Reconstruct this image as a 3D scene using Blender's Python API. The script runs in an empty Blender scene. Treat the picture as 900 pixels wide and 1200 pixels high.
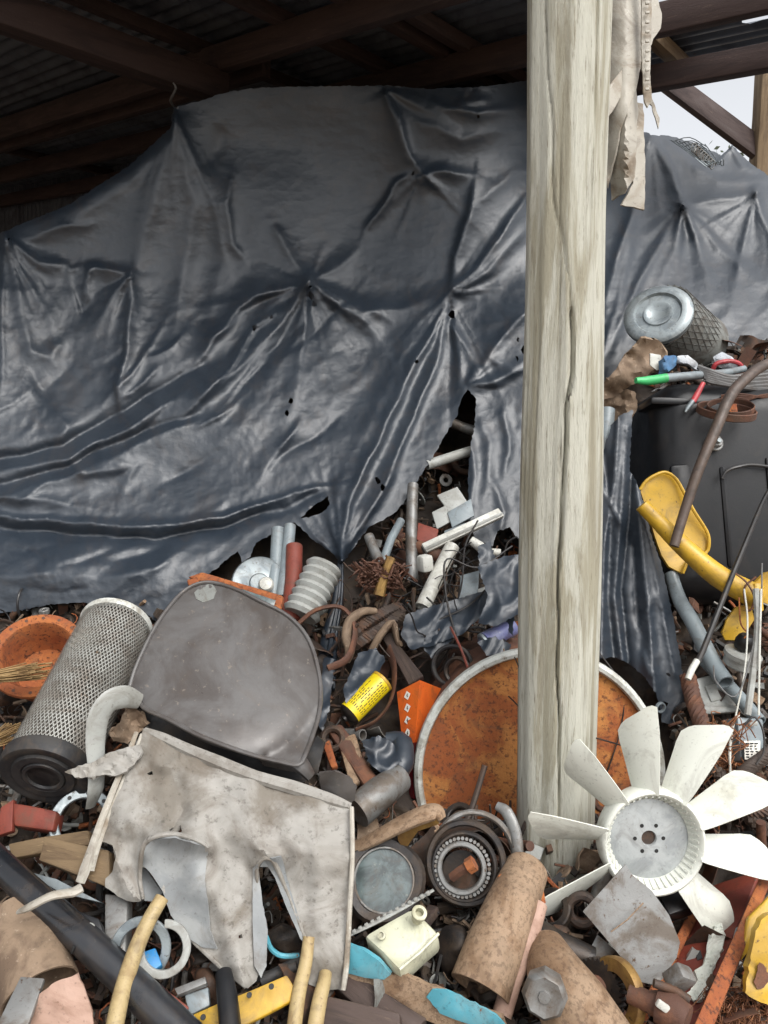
import bpy, bmesh, math, random
import numpy as np
from mathutils import Vector, Matrix, Euler, noise
from mathutils.geometry import delaunay_2d_cdt

S = bpy.context.scene
COL = S.collection
R = math.radians
rng = random.Random(7)

# ------------------------------------------------------------------ camera
FPX = 873.0                       # focal length in photograph pixels (900 x 1200)
PITCH = 7.0
CAM = Vector((0, 0, 1.5))
cam = bpy.data.cameras.new('camera')
cam.sensor_fit = 'VERTICAL'
cam.sensor_height = 36.0
cam.lens = 36.0 * FPX / 1200.0
cam.clip_start = 0.05
cam.clip_end = 2000
camo = bpy.data.objects.new('camera', cam)
COL.objects.link(camo)
camo.location = CAM
camo.rotation_euler = (R(90 - PITCH), 0, 0)
S.camera = camo
S.render.resolution_x, S.render.resolution_y = 768, 1024
RC = Euler((R(90 - PITCH), 0, 0)).to_matrix()
RCn = np.array(RC)

# ------------------------------------------------------------------ light
SUN_EL, SUN_AZ = 52.0, 145.0      # azimuth clockwise from +Y (the view direction): behind the camera, to the right
w = bpy.data.worlds.new('World')
S.world = w
w.use_nodes = True
wn = w.node_tree
bg = wn.nodes['Background']
sky = wn.nodes.new('ShaderNodeTexSky')
sky.sky_type = 'NISHITA'
sky.sun_disc = False
sky.sun_elevation = R(SUN_EL)
sky.sun_rotation = R(SUN_AZ)
sky.air_density = 1.0
sky.dust_density = 4.0
sky.ozone_density = 1.0
hs = wn.nodes.new('ShaderNodeHueSaturation')       # overcast: the cloud takes most of the blue out
hs.inputs['Saturation'].default_value = 0.15
wn.links.new(sky.outputs[0], hs.inputs['Color'])
wn.links.new(hs.outputs[0], bg.inputs[0])
bg.inputs[1].default_value = 0.15
sl = bpy.data.lights.new('sun', 'SUN')
sl.energy = 0.8
sl.angle = R(40)
sl.color = (1.0, 0.97, 0.92)
so = bpy.data.objects.new('sun', sl)
COL.objects.link(so)
so.rotation_euler = (R(90 - SUN_EL), 0, R(180 - SUN_AZ))
S.view_settings.view_transform = 'Standard'
S.view_settings.look = 'None'
S.view_settings.gamma = 1
S.view_settings.exposure = 0.85

# ------------------------------------------------------------------ helpers: geometry
def lin(c):
    return tuple((x / 255 / 12.92) if x / 255 <= 0.04045 else ((x / 255 + 0.055) / 1.055) ** 2.4 for x in c)

def C(u, v, d):
    """photo pixel + depth along the view axis -> camera space metres"""
    return np.array(((u - 450.0) / FPX * d, -(v - 600.0) / FPX * d, -d))

def Wd(p):
    return Vector(RCn @ np.asarray(p, float)) + CAM

def P(u, v, d):
    return Wd(C(u, v, d))

def rotm(r):
    return np.array(Euler((R(r[0]), R(r[1]), R(r[2]))).to_matrix())

def axis_frame(a):
    a = np.asarray(a, float); a = a / np.linalg.norm(a)
    h = np.array((0, 1.0, 0)) if abs(a[1]) < 0.9 else np.array((1.0, 0, 0))
    x = np.cross(h, a); x /= np.linalg.norm(x)
    y = np.cross(a, x)
    return x, y, a

def smooth_path(pts, n):
    pts = [np.asarray(p, float) for p in pts]
    if n <= 1 or len(pts) < 3: return pts
    q = [2 * pts[0] - pts[1]] + pts + [2 * pts[-1] - pts[-2]]
    out = []
    for i in range(1, len(q) - 2):
        p0, p1, p2, p3 = q[i - 1], q[i], q[i + 1], q[i + 2]
        for k in range(n):
            t = k / n
            out.append(0.5 * ((2 * p1) + (-p0 + p2) * t + (2 * p0 - 5 * p1 + 4 * p2 - p3) * t * t + (-p0 + 3 * p1 - 3 * p2 + p3) * t ** 3))
    out.append(pts[-1])
    return out

# numpy gradient noise
_pr = np.random.RandomState(3)
_perm = np.concatenate([_pr.permutation(256)] * 3)
_gang = _pr.rand(256) * 2 * np.pi
def pn(x, y, seed=0):
    x = np.asarray(x, float) + seed * 17.31; y = np.asarray(y, float) + seed * 9.77
    xi = np.floor(x).astype(int); yi = np.floor(y).astype(int)
    xf = x - xi; yf = y - yi
    def g(ix, iy, dx, dy):
        a = _gang[_perm[_perm[ix & 255] + (iy & 255)]]
        return np.cos(a) * dx + np.sin(a) * dy
    s = xf ** 3 * (xf * (xf * 6 - 15) + 10); t = yf ** 3 * (yf * (yf * 6 - 15) + 10)
    a = g(xi, yi, xf, yf); b = g(xi + 1, yi, xf - 1, yf)
    c = g(xi, yi + 1, xf, yf - 1); d = g(xi + 1, yi + 1, xf - 1, yf - 1)
    return ((a + (b - a) * s) * (1 - t) + (c + (d - c) * s) * t) * 1.4

class MB:
    """collects geometry in camera space metres; every vertex also keeps its own object-aligned coordinate"""
    def __init__(s): s.V = []; s.L = []; s.F = []; s.M = []; s.mi = 0
    def slot(s, i): s.mi = i; return s
    def add(s, V, L, F):
        o = len(s.V)
        s.V.extend([tuple(map(float, v)) for v in V]); s.L.extend([tuple(map(float, l)) for l in L])
        s.F.extend([tuple(i + o for i in f) for f in F]); s.M.extend([s.mi] * len(F))
        return s
    def tube(s, pts, r, seg=8, sm=1, hollow=0.0, flat=1.0, cap=True, roll=0.0, px=True):
        P3 = [C(*p) for p in pts] if px else [np.asarray(p, float) for p in pts]
        dm = np.mean([p[2] for p in pts]) if px else FPX
        n0 = len(P3)
        rr = [r] * n0 if np.isscalar(r) else list(r)
        rr = [x * dm / FPX for x in rr]
        if sm > 1:
            P3n = smooth_path(P3, sm)
            rr = list(np.interp(np.linspace(0, n0 - 1, len(P3n)), range(n0), rr)); P3 = P3n
        n = len(P3)
        T = []
        for i in range(n):
            t = P3[min(i + 1, n - 1)] - P3[max(i - 1, 0)]
            T.append(t / (np.linalg.norm(t) + 1e-9))
        x, y, _ = axis_frame(T[0]); V = []; L = []; ln = 0
        def rings(rs):
            nonlocal x, y
            x, y, _ = axis_frame(T[0])
            if roll:
                c, q = math.cos(R(roll)), math.sin(R(roll)); x, y = x * c + y * q, y * c - x * q
            VV = []; LL = []; ln = 0
            for i in range(n):
                if i:
                    ln += np.linalg.norm(P3[i] - P3[i - 1])
                x = x - T[i] * np.dot(x, T[i]); x /= np.linalg.norm(x) + 1e-9; y = np.cross(T[i], x)
                for k in range(seg):
                    a = 2 * math.pi * k / seg
                    VV.append(P3[i] + x * math.cos(a) * rs[i] + y * math.sin(a) * rs[i] * flat)
                    LL.append((math.cos(a) * rs[i], math.sin(a) * rs[i], ln))
            return VV, LL
        V, L = rings(rr)
        F = [(i * seg + k, i * seg + (k + 1) % seg, (i + 1) * seg + (k + 1) % seg, (i + 1) * seg + k) for i in range(n - 1) for k in range(seg)]
        if hollow:
            V2, L2 = rings([max(q * (1 - hollow), 1e-4) for q in rr]); o = len(V); V += V2; L += L2
            F += [tuple(o + j for j in reversed(f)) for f in F]
            F += [(k, o + k, o + (k + 1) % seg, (k + 1) % seg) for k in range(seg)]
            e = (n - 1) * seg
            F += [(e + (k + 1) % seg, o + e + (k + 1) % seg, o + e + k, e + k) for k in range(seg)]
        elif cap:
            F += [tuple(reversed(range(seg))), tuple((n - 1) * seg + k for k in range(seg))]
        return s.add(V, L, F)
    def lathe(s, c, axis, prof, seg=24, closed=False, arc=360, wob=0, start=0):
        sc = c[2] / FPX; o = C(*c); x, y, a = axis_frame(axis); V = []; L = []; F = []
        full = arc >= 360; ns = seg if full else seg + 1
        for (r, h) in prof:
            for k in range(ns):
                t = R(start) + 2 * math.pi * k / seg * (arc / 360)
                q = 1 + wob * math.sin(3 * t + 1.3) + wob * .6 * math.sin(5 * t)
                X, Y = r * sc * math.cos(t) * q, r * sc * math.sin(t) * q
                V.append(o + x * X + y * Y + a * h * sc); L.append((X, Y, h * sc))
        m = len(prof); J = m if closed else m - 1
        for j in range(J):
            j2 = (j + 1) % m
            for k in range(seg):
                k2 = (k + 1) % ns
                F.append((j * ns + k, j * ns + k2, j2 * ns + k2, j2 * ns + k))
        if not closed and full:
            if prof[0][0] > .01: F.append(tuple(reversed(range(ns))))
            if prof[-1][0] > .01: F.append(tuple((m - 1) * ns + k for k in range(ns)))
        if closed and not full:
            F.append(tuple(j * ns for j in range(m))); F.append(tuple(reversed([j * ns + ns - 1 for j in range(m)])))
        return s.add(V, L, F)
    def ring(s, c, axis, ro, ri, t, seg=28, bev=None, arc=360, start=0):
        b = bev if bev is not None else min(t, ro - ri) * .18
        pr = [(ri + b, t / 2), (ri, t / 2 - b), (ri, -t / 2 + b), (ri + b, -t / 2), (ro - b, -t / 2), (ro, -t / 2 + b), (ro, t / 2 - b), (ro - b, t / 2)]
        return s.lathe(c, axis, pr[::-1], seg, closed=True, arc=arc, start=start)
    def disc(s, c, axis, r, t, seg=24, bev=1.0):
        return s.lathe(c, axis, [(r - bev, -t / 2), (r, -t / 2 + bev), (r, t / 2 - bev), (r - bev, t / 2)], seg)
    def box(s, c, size, rot=(0, 0, 0), bev=2.0, dent=0, sub=0):
        sc = c[2] / FPX; M = rotm(rot); o = C(*c)
        bm = bmesh.new(); bmesh.ops.create_cube(bm, size=1)
        for v in bm.verts: v.co = Vector((v.co.x * size[0] * sc, v.co.y * size[1] * sc, v.co.z * size[2] * sc))
        if bev: bmesh.ops.bevel(bm, geom=bm.edges[:] , offset=bev * sc, segments=2 if bev < 8 else 6, profile=.5, affect='EDGES', clamp_overlap=True)
        if sub: bmesh.ops.subdivide_edges(bm, edges=bm.edges[:], cuts=sub, use_grid_fill=True)
        return s.frombm(bm, M, o, dent * sc)
    def frombm(s, bm, M, o, dent=0):
        bm.verts.ensure_lookup_table(); V = []; L = []
        for v in bm.verts:
            l = np.array(v.co)
            if dent: l = l + np.array(noise.noise_vector(v.co * 18 + Vector((len(s.V) * .37, 0, o[0] * 9)))) * dent
            L.append(l); V.append(M @ l + o)
        F = [tuple(v.index for v in f.verts) for f in bm.faces]
        bm.free()
        return s.add(V, L, F)
    def block(s, quad, thick, bev=1.5, dent=0, sub=0):
        """front face given by four photo points (u,v,d), extruded away from the viewer"""
        q = [C(*p) for p in quad]; sc = np.mean([p[2] for p in quad]) / FPX
        n = np.cross(q[1] - q[0], q[3] - q[0]); n /= np.linalg.norm(n)
        if n[2] > 0: n = -n
        b = [p + n * thick * sc for p in q]
        e1 = q[1] - q[0]; l1 = np.linalg.norm(e1); e2 = q[3] - q[0]; l2 = np.linalg.norm(e2)
        ez = (e1 / l1) if l1 > l2 else (e2 / l2)
        ex = np.cross(n, ez); Minv = np.array((ex, n, ez)); o = q[0]
        bm = bmesh.new(); vs = [bm.verts.new(Minv @ (p - o)) for p in q + b]
        for f in ((0, 1, 2, 3), (7, 6, 5, 4), (0, 4, 5, 1), (1, 5, 6, 2), (2, 6, 7, 3), (3, 7, 4, 0)): bm.faces.new([vs[i] for i in f])
        bmesh.ops.recalc_face_normals(bm, faces=bm.faces)
        if bev: bmesh.ops.bevel(bm, geom=bm.edges[:], offset=bev * sc, segments=2, profile=.5, affect='EDGES', clamp_overlap=True)
        if sub: bmesh.ops.subdivide_edges(bm, edges=bm.edges[:], cuts=sub, use_grid_fill=True)
        return s.frombm(bm, Minv.T, o, dent * sc)
    def sheet(s, outline, d, thick=2.0, step=8.0, holes=(), bulge=0.0, nz=(0, 40), jag=0.0, fn=None, seed=1, two=False, smooth=True):
        """plate or membrane cut to an outline in photo points; d = (d0, per 100 px right, per 100 px down) or a function"""
        rg = random.Random(seed)
        def dens(poly, cl=True):
            out = []
            n = len(poly)
            for i in range(n):
                a = np.array(poly[i][:2], float); b = np.array(poly[(i + 1) % n][:2], float)
                k = max(1, int(np.linalg.norm(b - a) / step))
                for j in range(k):
                    p = a + (b - a) * j / k
                    if jag: p = p + np.array((rg.uniform(-jag, jag), rg.uniform(-jag, jag)))
                    out.append(p)
            return out
        loops = [dens(outline)] + [dens(h) for h in holes]
        allp = []; edges = []; faces = []
        for lp in loops:
            o = len(allp); n = len(lp); allp += lp
            faces.append([o + i for i in range(n)])
        bnd = np.array(loops[0]); mn = bnd.min(0); mx = bnd.max(0)
        gx = np.arange(mn[0] + step * .5, mx[0], step); gy = np.arange(mn[1] + step * .5, mx[1], step * .87)
        G = []
        for j, y in enumerate(gy):
            for x in gx: G.append((x + (step * .5 if j % 2 else 0) + rg.uniform(-.2, .2) * step, y + rg.uniform(-.2, .2) * step))
        G = np.array(G) if len(G) else np.zeros((0, 2))
        allb = np.array(allp)
        if len(G):
            keep = inpoly(G, loops[0])
            for lp in loops[1:]: keep &= ~inpoly(G, lp)
            G = G[keep]
            if len(G):
                # drop points hugging the border
                dm = np.full(len(G), 1e9)
                for lp in loops:
                    b0 = np.array(lp)
                    for i in range(0, len(b0), 64):
                        dm = np.minimum(dm, np.sqrt(((G[:, None, :] - b0[None, i:i + 64, :]) ** 2).sum(2)).min(1))
                G = G[dm > step * .45]
        pts = [Vector((float(p[0]), float(p[1]))) for p in allp] + [Vector((float(p[0]), float(p[1]))) for p in G]
        vo, eo, fo, ov, oe, of = delaunay_2d_cdt(pts, [], faces, 2, 1e-4)
        U = np.array([(v.x, v.y) for v in vo])
        if callable(d): D = np.asarray(d(U[:, 0], U[:, 1]), float)
        else:
            cx, cy = (mn + mx) / 2
            D = d[0] + d[1] * (U[:, 0] - cx) / 100 + d[2] * (U[:, 1] - cy) / 100
        if bulge:
            cx, cy = (mn + mx) / 2; rx, ry = (mx - mn) / 2
            D = D - bulge * np.clip(1 - ((U[:, 0] - cx) / rx) ** 2 - ((U[:, 1] - cy) / ry) ** 2, 0, 1)
        if nz[0]: D = D - nz[0] * (pn(U[:, 0] / nz[1], U[:, 1] / nz[1], seed) + .5 * pn(U[:, 0] / nz[1] * 2.3, U[:, 1] / nz[1] * 2.3, seed + 5))
        V = np.stack([(U[:, 0] - 450) / FPX * D, -(U[:, 1] - 600) / FPX * D, -D], 1)
        sc = float(D.mean()) / FPX
        Lc = np.stack([U[:, 0] * sc, D * 0, -U[:, 1] * sc], 1)
        F = []
        for f in fo:
            a, b, c = [V[i] for i in f[:3]]
            nrm = np.cross(b - a, c - a)
            F.append(tuple(f) if nrm[2] > 0 else tuple(reversed(f)))
        if not thick: return s.add(V, Lc, F)
        N = np.zeros_like(V)
        for f in F:
            n = np.cross(V[f[1]] - V[f[0]], V[f[2]] - V[f[0]])
            for i in f: N[i] += n
        N /= np.linalg.norm(N, axis=1)[:, None] + 1e-12
        B = V - N * thick * sc; n = len(V)
        ec = {}
        for f in F:
            for i in range(len(f)):
                a, b = f[i], f[(i + 1) % len(f)]
                ec[(a, b)] = 1
        rim = [(a, b) for (a, b) in ec if (b, a) not in ec]
        FF = F + [tuple(n + i for i in reversed(f)) for f in F] + [(b, a, n + a, n + b) for a, b in rim]
        Lb = Lc + np.array((0, 0.013, 0))
        return s.add(np.vstack([V, B]), np.vstack([Lc, Lb]), FF)

def inpoly(G, poly):
    p = np.array(poly); x, y = G[:, 0], G[:, 1]; r = np.zeros(len(G), bool); n = len(p)
    for i in range(n):
        x1, y1 = p[i]; x2, y2 = p[(i + 1) % n]
        if y1 == y2: continue
        c = ((y1 > y) != (y2 > y)) & (x < (x2 - x1) * (y - y1) / (y2 - y1) + x1)
        r ^= c
    return r

# ------------------------------------------------------------------ helpers: objects
def mesh_of(name, mb, mats, off, world=True, sharp=38):
    V = np.array(mb.V)
    if world: V = V @ RCn.T + np.array(CAM)
    V = V - np.array(off)
    me = bpy.data.meshes.new(name)
    me.from_pydata([tuple(v) for v in V], [], mb.F)
    for m in (mats if isinstance(mats, (list, tuple)) else [mats]): me.materials.append(m)
    if any(mb.M): me.polygons.foreach_set('material_index', mb.M)
    at = me.attributes.new('lc', 'FLOAT_VECTOR', 'POINT')
    at.data.foreach_set('vector', np.array(mb.L, np.float32).ravel())
    me.polygons.foreach_set('use_smooth', [True] * len(me.polygons))
    me.update(); me.validate(verbose=False)
    try: me.set_sharp_from_angle(angle=R(sharp))
    except Exception: pass
    return me

def link(name, me, parent=None):
    o = bpy.data.objects.new(name, me); COL.objects.link(o)
    if parent is not None: o.parent = parent
    return o

def tag(o, label=None, cat=None, group=None, kind=None):
    if label: o['label'] = label
    if cat: o['category'] = cat
    if group: o['group'] = group
    if kind: o['kind'] = kind
    return o

def allv(parts):
    for p in parts:
        yield p[1]
        if len(p) > 3 and p[3]:
            for m in allv(p[3]): yield m

def thing(name, label, cat, parts, group=None, kind=None, sharp=38, world=True):
    """parts: a list of (name, MB, material[, sub-parts[, label]]), or (MB, material) for a thing of one mesh"""
    single = isinstance(parts, tuple)
    mbs = [parts[0]] if single else list(allv(parts))
    A = np.vstack([np.array(m.V) for m in mbs])
    if world: A = A @ RCn.T + np.array(CAM)
    mn, mx = A.min(0), A.max(0)
    base = ((mn[0] + mx[0]) / 2, (mn[1] + mx[1]) / 2, mn[2])
    if single:
        root = link(name, mesh_of(name, parts[0], parts[1], base, world, sharp)); root.location = base
    else:
        root = link(name, None); root.location = base; root.empty_display_size = .1
        def rec(ps, par):
            for p in ps:
                o = link(p[0], mesh_of(p[0], p[1], p[2], base, world, sharp), par)
                if len(p) > 4 and p[4]: o['label'] = p[4]
                if len(p) > 3 and p[3]: rec(p[3], o)
        rec(parts, root)
    return tag(root, label, cat, group, kind)

# ------------------------------------------------------------------ helpers: materials
_mats = {}
def mat(name, c1, c2=None, c3=None, rough=.6, rv=.15, metal=0.0, s1=14, s2=70, t2=(.45, .62), t3=(.6, .7), bump=.25, bs=160, stretch=(1, 1, 1), spec=.5, amt2=1.0, amt3=1.0, trans=0, bd=.002, dirt=.45):
    if name in _mats: return _mats[name]
    m = bpy.data.materials.new(name); m.use_nodes = True; nt = m.node_tree; N = nt.nodes; Lk = nt.links
    b = N['Principled BSDF']
    at = N.new('ShaderNodeAttribute'); at.attribute_name = 'lc'
    oi = N.new('ShaderNodeObjectInfo')
    ad = N.new('ShaderNodeVectorMath'); ad.operation = 'ADD'
    mu = N.new('ShaderNodeMath'); mu.operation = 'MULTIPLY'; mu.inputs[1].default_value = 37.0
    Lk.new(oi.outputs['Random'], mu.inputs[0]); Lk.new(mu.outputs[0], ad.inputs[1]); Lk.new(at.outputs['Vector'], ad.inputs[0])
    mp = N.new('ShaderNodeMapping'); mp.inputs['Scale'].default_value = stretch
    mp.vector_type = 'POINT'
    Lk.new(at.outputs['Vector'], mp.inputs[0])
    ad2 = N.new('ShaderNodeVectorMath'); ad2.operation = 'ADD'
    Lk.new(mp.outputs[0], ad2.inputs[0]); Lk.new(mu.outputs[0], ad2.inputs[1])
    def nz(scale, det, ro=.6, dist=0):
        n = N.new('ShaderNodeTexNoise'); n.inputs['Scale'].default_value = scale; n.inputs['Detail'].default_value = det
        n.inputs['Roughness'].default_value = ro; n.inputs['Distortion'].default_value = dist
        Lk.new(ad2.outputs[0], n.inputs['Vector']); return n.outputs['Fac']
    def ramp(f, lo, hi, amt):
        r = N.new('ShaderNodeMapRange'); r.inputs['From Min'].default_value = lo; r.inputs['From Max'].default_value = hi
        r.inputs['To Max'].default_value = amt; r.interpolation_type = 'SMOOTHSTEP'; Lk.new(f, r.inputs['Value']); return r.outputs[0]
    def mix(f, a, c):
        x = N.new('ShaderNodeMix'); x.data_type = 'RGBA'; Lk.new(f, x.inputs[0])
        if isinstance(a, tuple): x.inputs[6].default_value = (*a, 1)
        else: Lk.new(a, x.inputs[6])
        x.inputs[7].default_value = (*c, 1); return x.outputs[2]
    c1 = lin(c1); col = c1
    n1 = nz(s1, 7, .65, .6); n2 = nz(s2, 5, .7)
    if c2 is None and dirt: c2 = None
    # slow drift of tone over the piece
    if c2 is not None: col = mix(ramp(n1, t2[0], t2[1], amt2), col, lin(c2))
    if c3 is not None: col = mix(ramp(n2, t3[0], t3[1], amt3), col, lin(c3))
    if dirt:      # a film of yard dirt, patchy, with a finer broken edge
        n5 = nz(s1 * .8 + 3, 9, .72, 1.2); col = mix(ramp(n5, .48, .68, dirt), col, lin((84, 70, 56)))
        col = mix(ramp(nz(s2 * 2.2, 3, .6), .60, .72, dirt * .8), col, lin((56, 46, 38)))
    if isinstance(col, tuple): b.inputs['Base Color'].default_value = (*col, 1)
    else: Lk.new(col, b.inputs['Base Color'])
    rr = N.new('ShaderNodeMapRange'); rr.inputs['From Min'].default_value = .3; rr.inputs['From Max'].default_value = .7
    rr.inputs['To Min'].default_value = max(.05, rough - rv); rr.inputs['To Max'].default_value = min(1, rough + rv)
    Lk.new(n1, rr.inputs['Value']); Lk.new(rr.outputs[0], b.inputs['Roughness'])
    b.inputs['Metallic'].default_value = metal
    b.inputs['Specular IOR Level'].default_value = spec
    if trans: b.inputs['Transmission Weight'].default_value = trans
    if bump:
        n3 = nz(bs, 6, .7)
        bp = N.new('ShaderNodeBump'); bp.inputs['Strength'].default_value = bump; bp.inputs['Distance'].default_value = bd
        sm = N.new('ShaderNodeMath'); sm.operation = 'MULTIPLY_ADD'; sm.inputs[1].default_value = .6
        Lk.new(n2, sm.inputs[0]); Lk.new(n3, sm.inputs[2]); Lk.new(sm.outputs[0], bp.inputs['Height'])
        Lk.new(bp.outputs[0], b.inputs['Normal'])
    _mats[name] = m
    return m

TARP = mat('black_plastic_sheet', (33, 42, 52), (39, 48, 58), (62, 68, 74), rough=.45, rv=.06, s1=5, s2=60, t2=(.4, .7), t3=(.62, .75), amt3=.35, bump=.12, bs=60, spec=.85, bd=.005, dirt=.16)
POSTW = mat('weathered_wood', (158, 153, 134), (192, 191, 178), (116, 106, 86), rough=.88, s1=7, s2=52, t2=(.40, .56), t3=(.54, .68), amt3=.62, bump=.8, bs=170, stretch=(3.0, 3.0, .28), bd=.004, dirt=0.25)
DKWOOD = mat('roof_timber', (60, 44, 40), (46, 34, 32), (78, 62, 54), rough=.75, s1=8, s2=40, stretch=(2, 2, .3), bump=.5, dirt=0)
ROOF = mat('roof_iron', (88, 92, 100), (70, 72, 80), (90, 70, 58), rough=.45, s1=6, s2=40, t3=(.62, .72), bump=.15, metal=.3, dirt=0)
HIDE = mat('old_hide', (168, 163, 152), (128, 114, 96), (186, 182, 172), rough=.6, s1=10, s2=40, t2=(.45, .7), bump=.3)
RUSTO = mat('orange_rust', (138, 74, 40), (166, 100, 54), (82, 46, 30), rough=.9, s1=10, s2=90, t2=(.4, .65), t3=(.52, .66), bump=.6, bs=220)
RUSTB = mat('brown_rust', (84, 56, 44), (112, 74, 54), (52, 38, 32), rough=.8, s1=14, s2=80, bump=.5)
RUSTD = mat('dark_rusty_steel', (66, 56, 50), (92, 66, 50), (44, 40, 38), rough=.65, s1=14, s2=80, metal=.25, bump=.4)
OILY = mat('oily_dark_metal', (46, 43, 42), (64, 54, 46), (30, 28, 28), rough=.42, s1=16, s2=90, metal=.35, bump=.35)
STEEL = mat('dull_steel', (132, 132, 130), (104, 96, 88), (86, 66, 50), rough=.48, s1=12, s2=70, metal=.45, bump=.2)
GALV = mat('galvanised_steel', (150, 158, 160), (122, 130, 134), (100, 94, 86), rough=.42, s1=18, s2=60, metal=.5, bump=.12, dirt=0.3)
BLKP = mat('black_moulded_plastic', (15, 16, 19), (22, 23, 26), (40, 40, 40), rough=.42, s1=8, s2=70, t3=(.62, .75), amt3=.5, bump=.12, dirt=.08, spec=.4)
BLKR = mat('black_rubber', (34, 34, 36), (52, 50, 48), (70, 66, 60), rough=.62, s1=12, s2=70, t3=(.6, .72), amt3=.5, bump=.2)
YEL = mat('chipped_yellow_paint', (194, 154, 40), (172, 136, 44), (92, 66, 34), rough=.45, s1=9, s2=50, t3=(.63, .69), bump=.15)
YELB = mat('yellow_can_print', (226, 202, 28), (222, 196, 30), None, rough=.3, bump=.05, dirt=0.12)
ORNG = mat('orange_can_paint', (222, 104, 40), (214, 96, 38), (160, 80, 50), rough=.4, t3=(.68, .76), bump=.05)
DRED = mat('dark_red_paint', (130, 28, 36), (112, 26, 34), (80, 40, 40), rough=.45, bump=.1)
WHT = mat('white_print', (226, 222, 212), rough=.5, bump=0, dirt=0.15)
INK = mat('black_print', (28, 28, 28), rough=.5, bump=0, dirt=0)
NYL = mat('white_nylon', (214, 216, 206), (200, 199, 184), (164, 150, 122), rough=.42, s1=7, s2=60, t2=(.5, .75), t3=(.66, .8), amt3=.7, bump=.08, dirt=.32)
VINYL = mat('dirty_vinyl', (148, 145, 139), (116, 110, 101), (82, 77, 70), rough=.75, s1=7, s2=45, t2=(.42, .62), t3=(.56, .72), amt3=.75, bump=.45, bs=130)
FLAP = mat('grey_vinyl_back', (126, 129, 130), (146, 148, 147), (120, 118, 114), rough=.6, s1=6, s2=60, t3=(.66, .76), bump=.12)
PADM = mat('dark_seat_vinyl', (72, 67, 64), (90, 88, 87), (116, 108, 100), rough=.38, rv=.14, s1=7, s2=60, t2=(.38, .62), t3=(.60, .70), amt3=.8, bump=.15, bs=90, dirt=.2)
HOSE = mat('beige_hose', (168, 148, 106), (146, 124, 86), (116, 96, 70), rough=.6, s1=20, s2=90, bump=.3, bs=240)
TAN = mat('tan_flaking_paint', (150, 126, 102), (122, 96, 72), (76, 56, 42), rough=.75, s1=9, s2=120, t3=(.50, .60), amt3=.5, bump=.7, bs=260, dirt=.3)
PINK = mat('pink_primer', (168, 138, 122), (146, 116, 100), (120, 88, 74), rough=.7, s1=9, s2=60, bump=.25)
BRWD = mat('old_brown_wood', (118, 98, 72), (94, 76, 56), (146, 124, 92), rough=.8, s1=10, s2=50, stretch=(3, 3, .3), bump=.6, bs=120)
DKBW = mat('dark_brown_timber', (72, 58, 52), (54, 44, 40), (96, 80, 70), rough=.75, s1=10, s2=50, stretch=(3, 3, .3), bump=.5)
TURQ = mat('turquoise_paint', (84, 156, 172), (104, 160, 172), (120, 96, 82), rough=.55, s1=14, s2=60, t3=(.64, .68), bump=.15)
PVC = mat('white_pvc', (204, 204, 196), (184, 182, 172), (140, 128, 112), rough=.45, s1=10, s2=60, t3=(.64, .74), bump=.08)
GPVC = mat('grey_pvc', (128, 138, 142), (112, 120, 124), (88, 82, 76), rough=.42, s1=10, s2=60, t3=(.66, .76), bump=.08)
LGREY = mat('light_grey_plastic', (160, 162, 158), (142, 142, 136), (110, 102, 92), rough=.5, s1=10, s2=60, t3=(.64, .74), bump=.1)
RESV = mat('translucent_reservoir_plastic', (198, 198, 174), (178, 176, 148), (140, 128, 100), rough=.4, s1=10, s2=50, t3=(.66, .78), amt3=.6, bump=.1)
GLAS = mat('dirty_lens_glass', (92, 104, 104), (60, 68, 68), (130, 134, 126), rough=.12, rv=.06, s1=16, s2=60, bump=.05, spec=.8)
BLUE = mat('blue_plastic', (44, 120, 176), (58, 128, 174), (90, 120, 140), rough=.45, bump=.08)
GREEN = mat('green_plastic', (70, 186, 112), (60, 168, 100), None, rough=.4, bump=.05)
REDP = mat('faded_red_plastic', (176, 60, 66), (150, 52, 58), None, rough=.45, bump=.08)
REDB = mat('red_oxide_paint', (122, 56, 42), (104, 46, 36), (84, 60, 50), rough=.65, bump=.3)
CLOTHW = mat('white_rag', (190, 194, 198), (168, 172, 178), (120, 118, 116), rough=.9, bump=.5)
CLOTHB = mat('blue_rag', (62, 100, 140), (84, 124, 160), (50, 66, 90), rough=.9, bump=.5)
CARD = mat('muddy_brown_sheet', (132, 112, 92), (104, 86, 70), (160, 142, 122), rough=.75, s1=14, bump=.5)
STRAW = mat('dry_straw', (142, 116, 76), (112, 86, 54), (160, 136, 94), rough=.8, s1=30, bump=0, dirt=0)
NEEDLE = mat('brown_needles', (112, 72, 48), (140, 92, 58), (78, 50, 36), rough=.8, s1=30, bump=0, dirt=0)
EARTH = mat('dark_oily_earth', (54, 46, 40), (70, 58, 46), (38, 34, 30), rough=.9, s1=12, s2=60, bump=.8, bs=90, dirt=0)
PAPER = mat('filter_paper', (120, 116, 108), (94, 88, 80), (70, 64, 58), rough=.9, s1=10, bump=.3)
WIREM = mat('filter_wire', (178, 178, 172), (148, 142, 134), (120, 100, 80), rough=.45, metal=.4, s1=12, s2=50, t3=(.6, .7), bump=.05)
WHRIM = mat('chipped_white_enamel', (196, 198, 192), (164, 162, 152), (96, 80, 66), rough=.45, s1=18, s2=70, t3=(.62, .68), bump=.1)
SALT = mat('white_crust', (214, 216, 206), (196, 200, 190), (170, 160, 140), rough=.9, bump=.8, bs=90)
BRASS = mat('worn_brass', (150, 118, 66), (120, 90, 52), (80, 62, 44), rough=.45, metal=.5, bump=.25)
BLUG = mat('blue_grey_can', (96, 100, 140), (120, 124, 150), (150, 150, 160), rough=.35, bump=.1)
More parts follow.
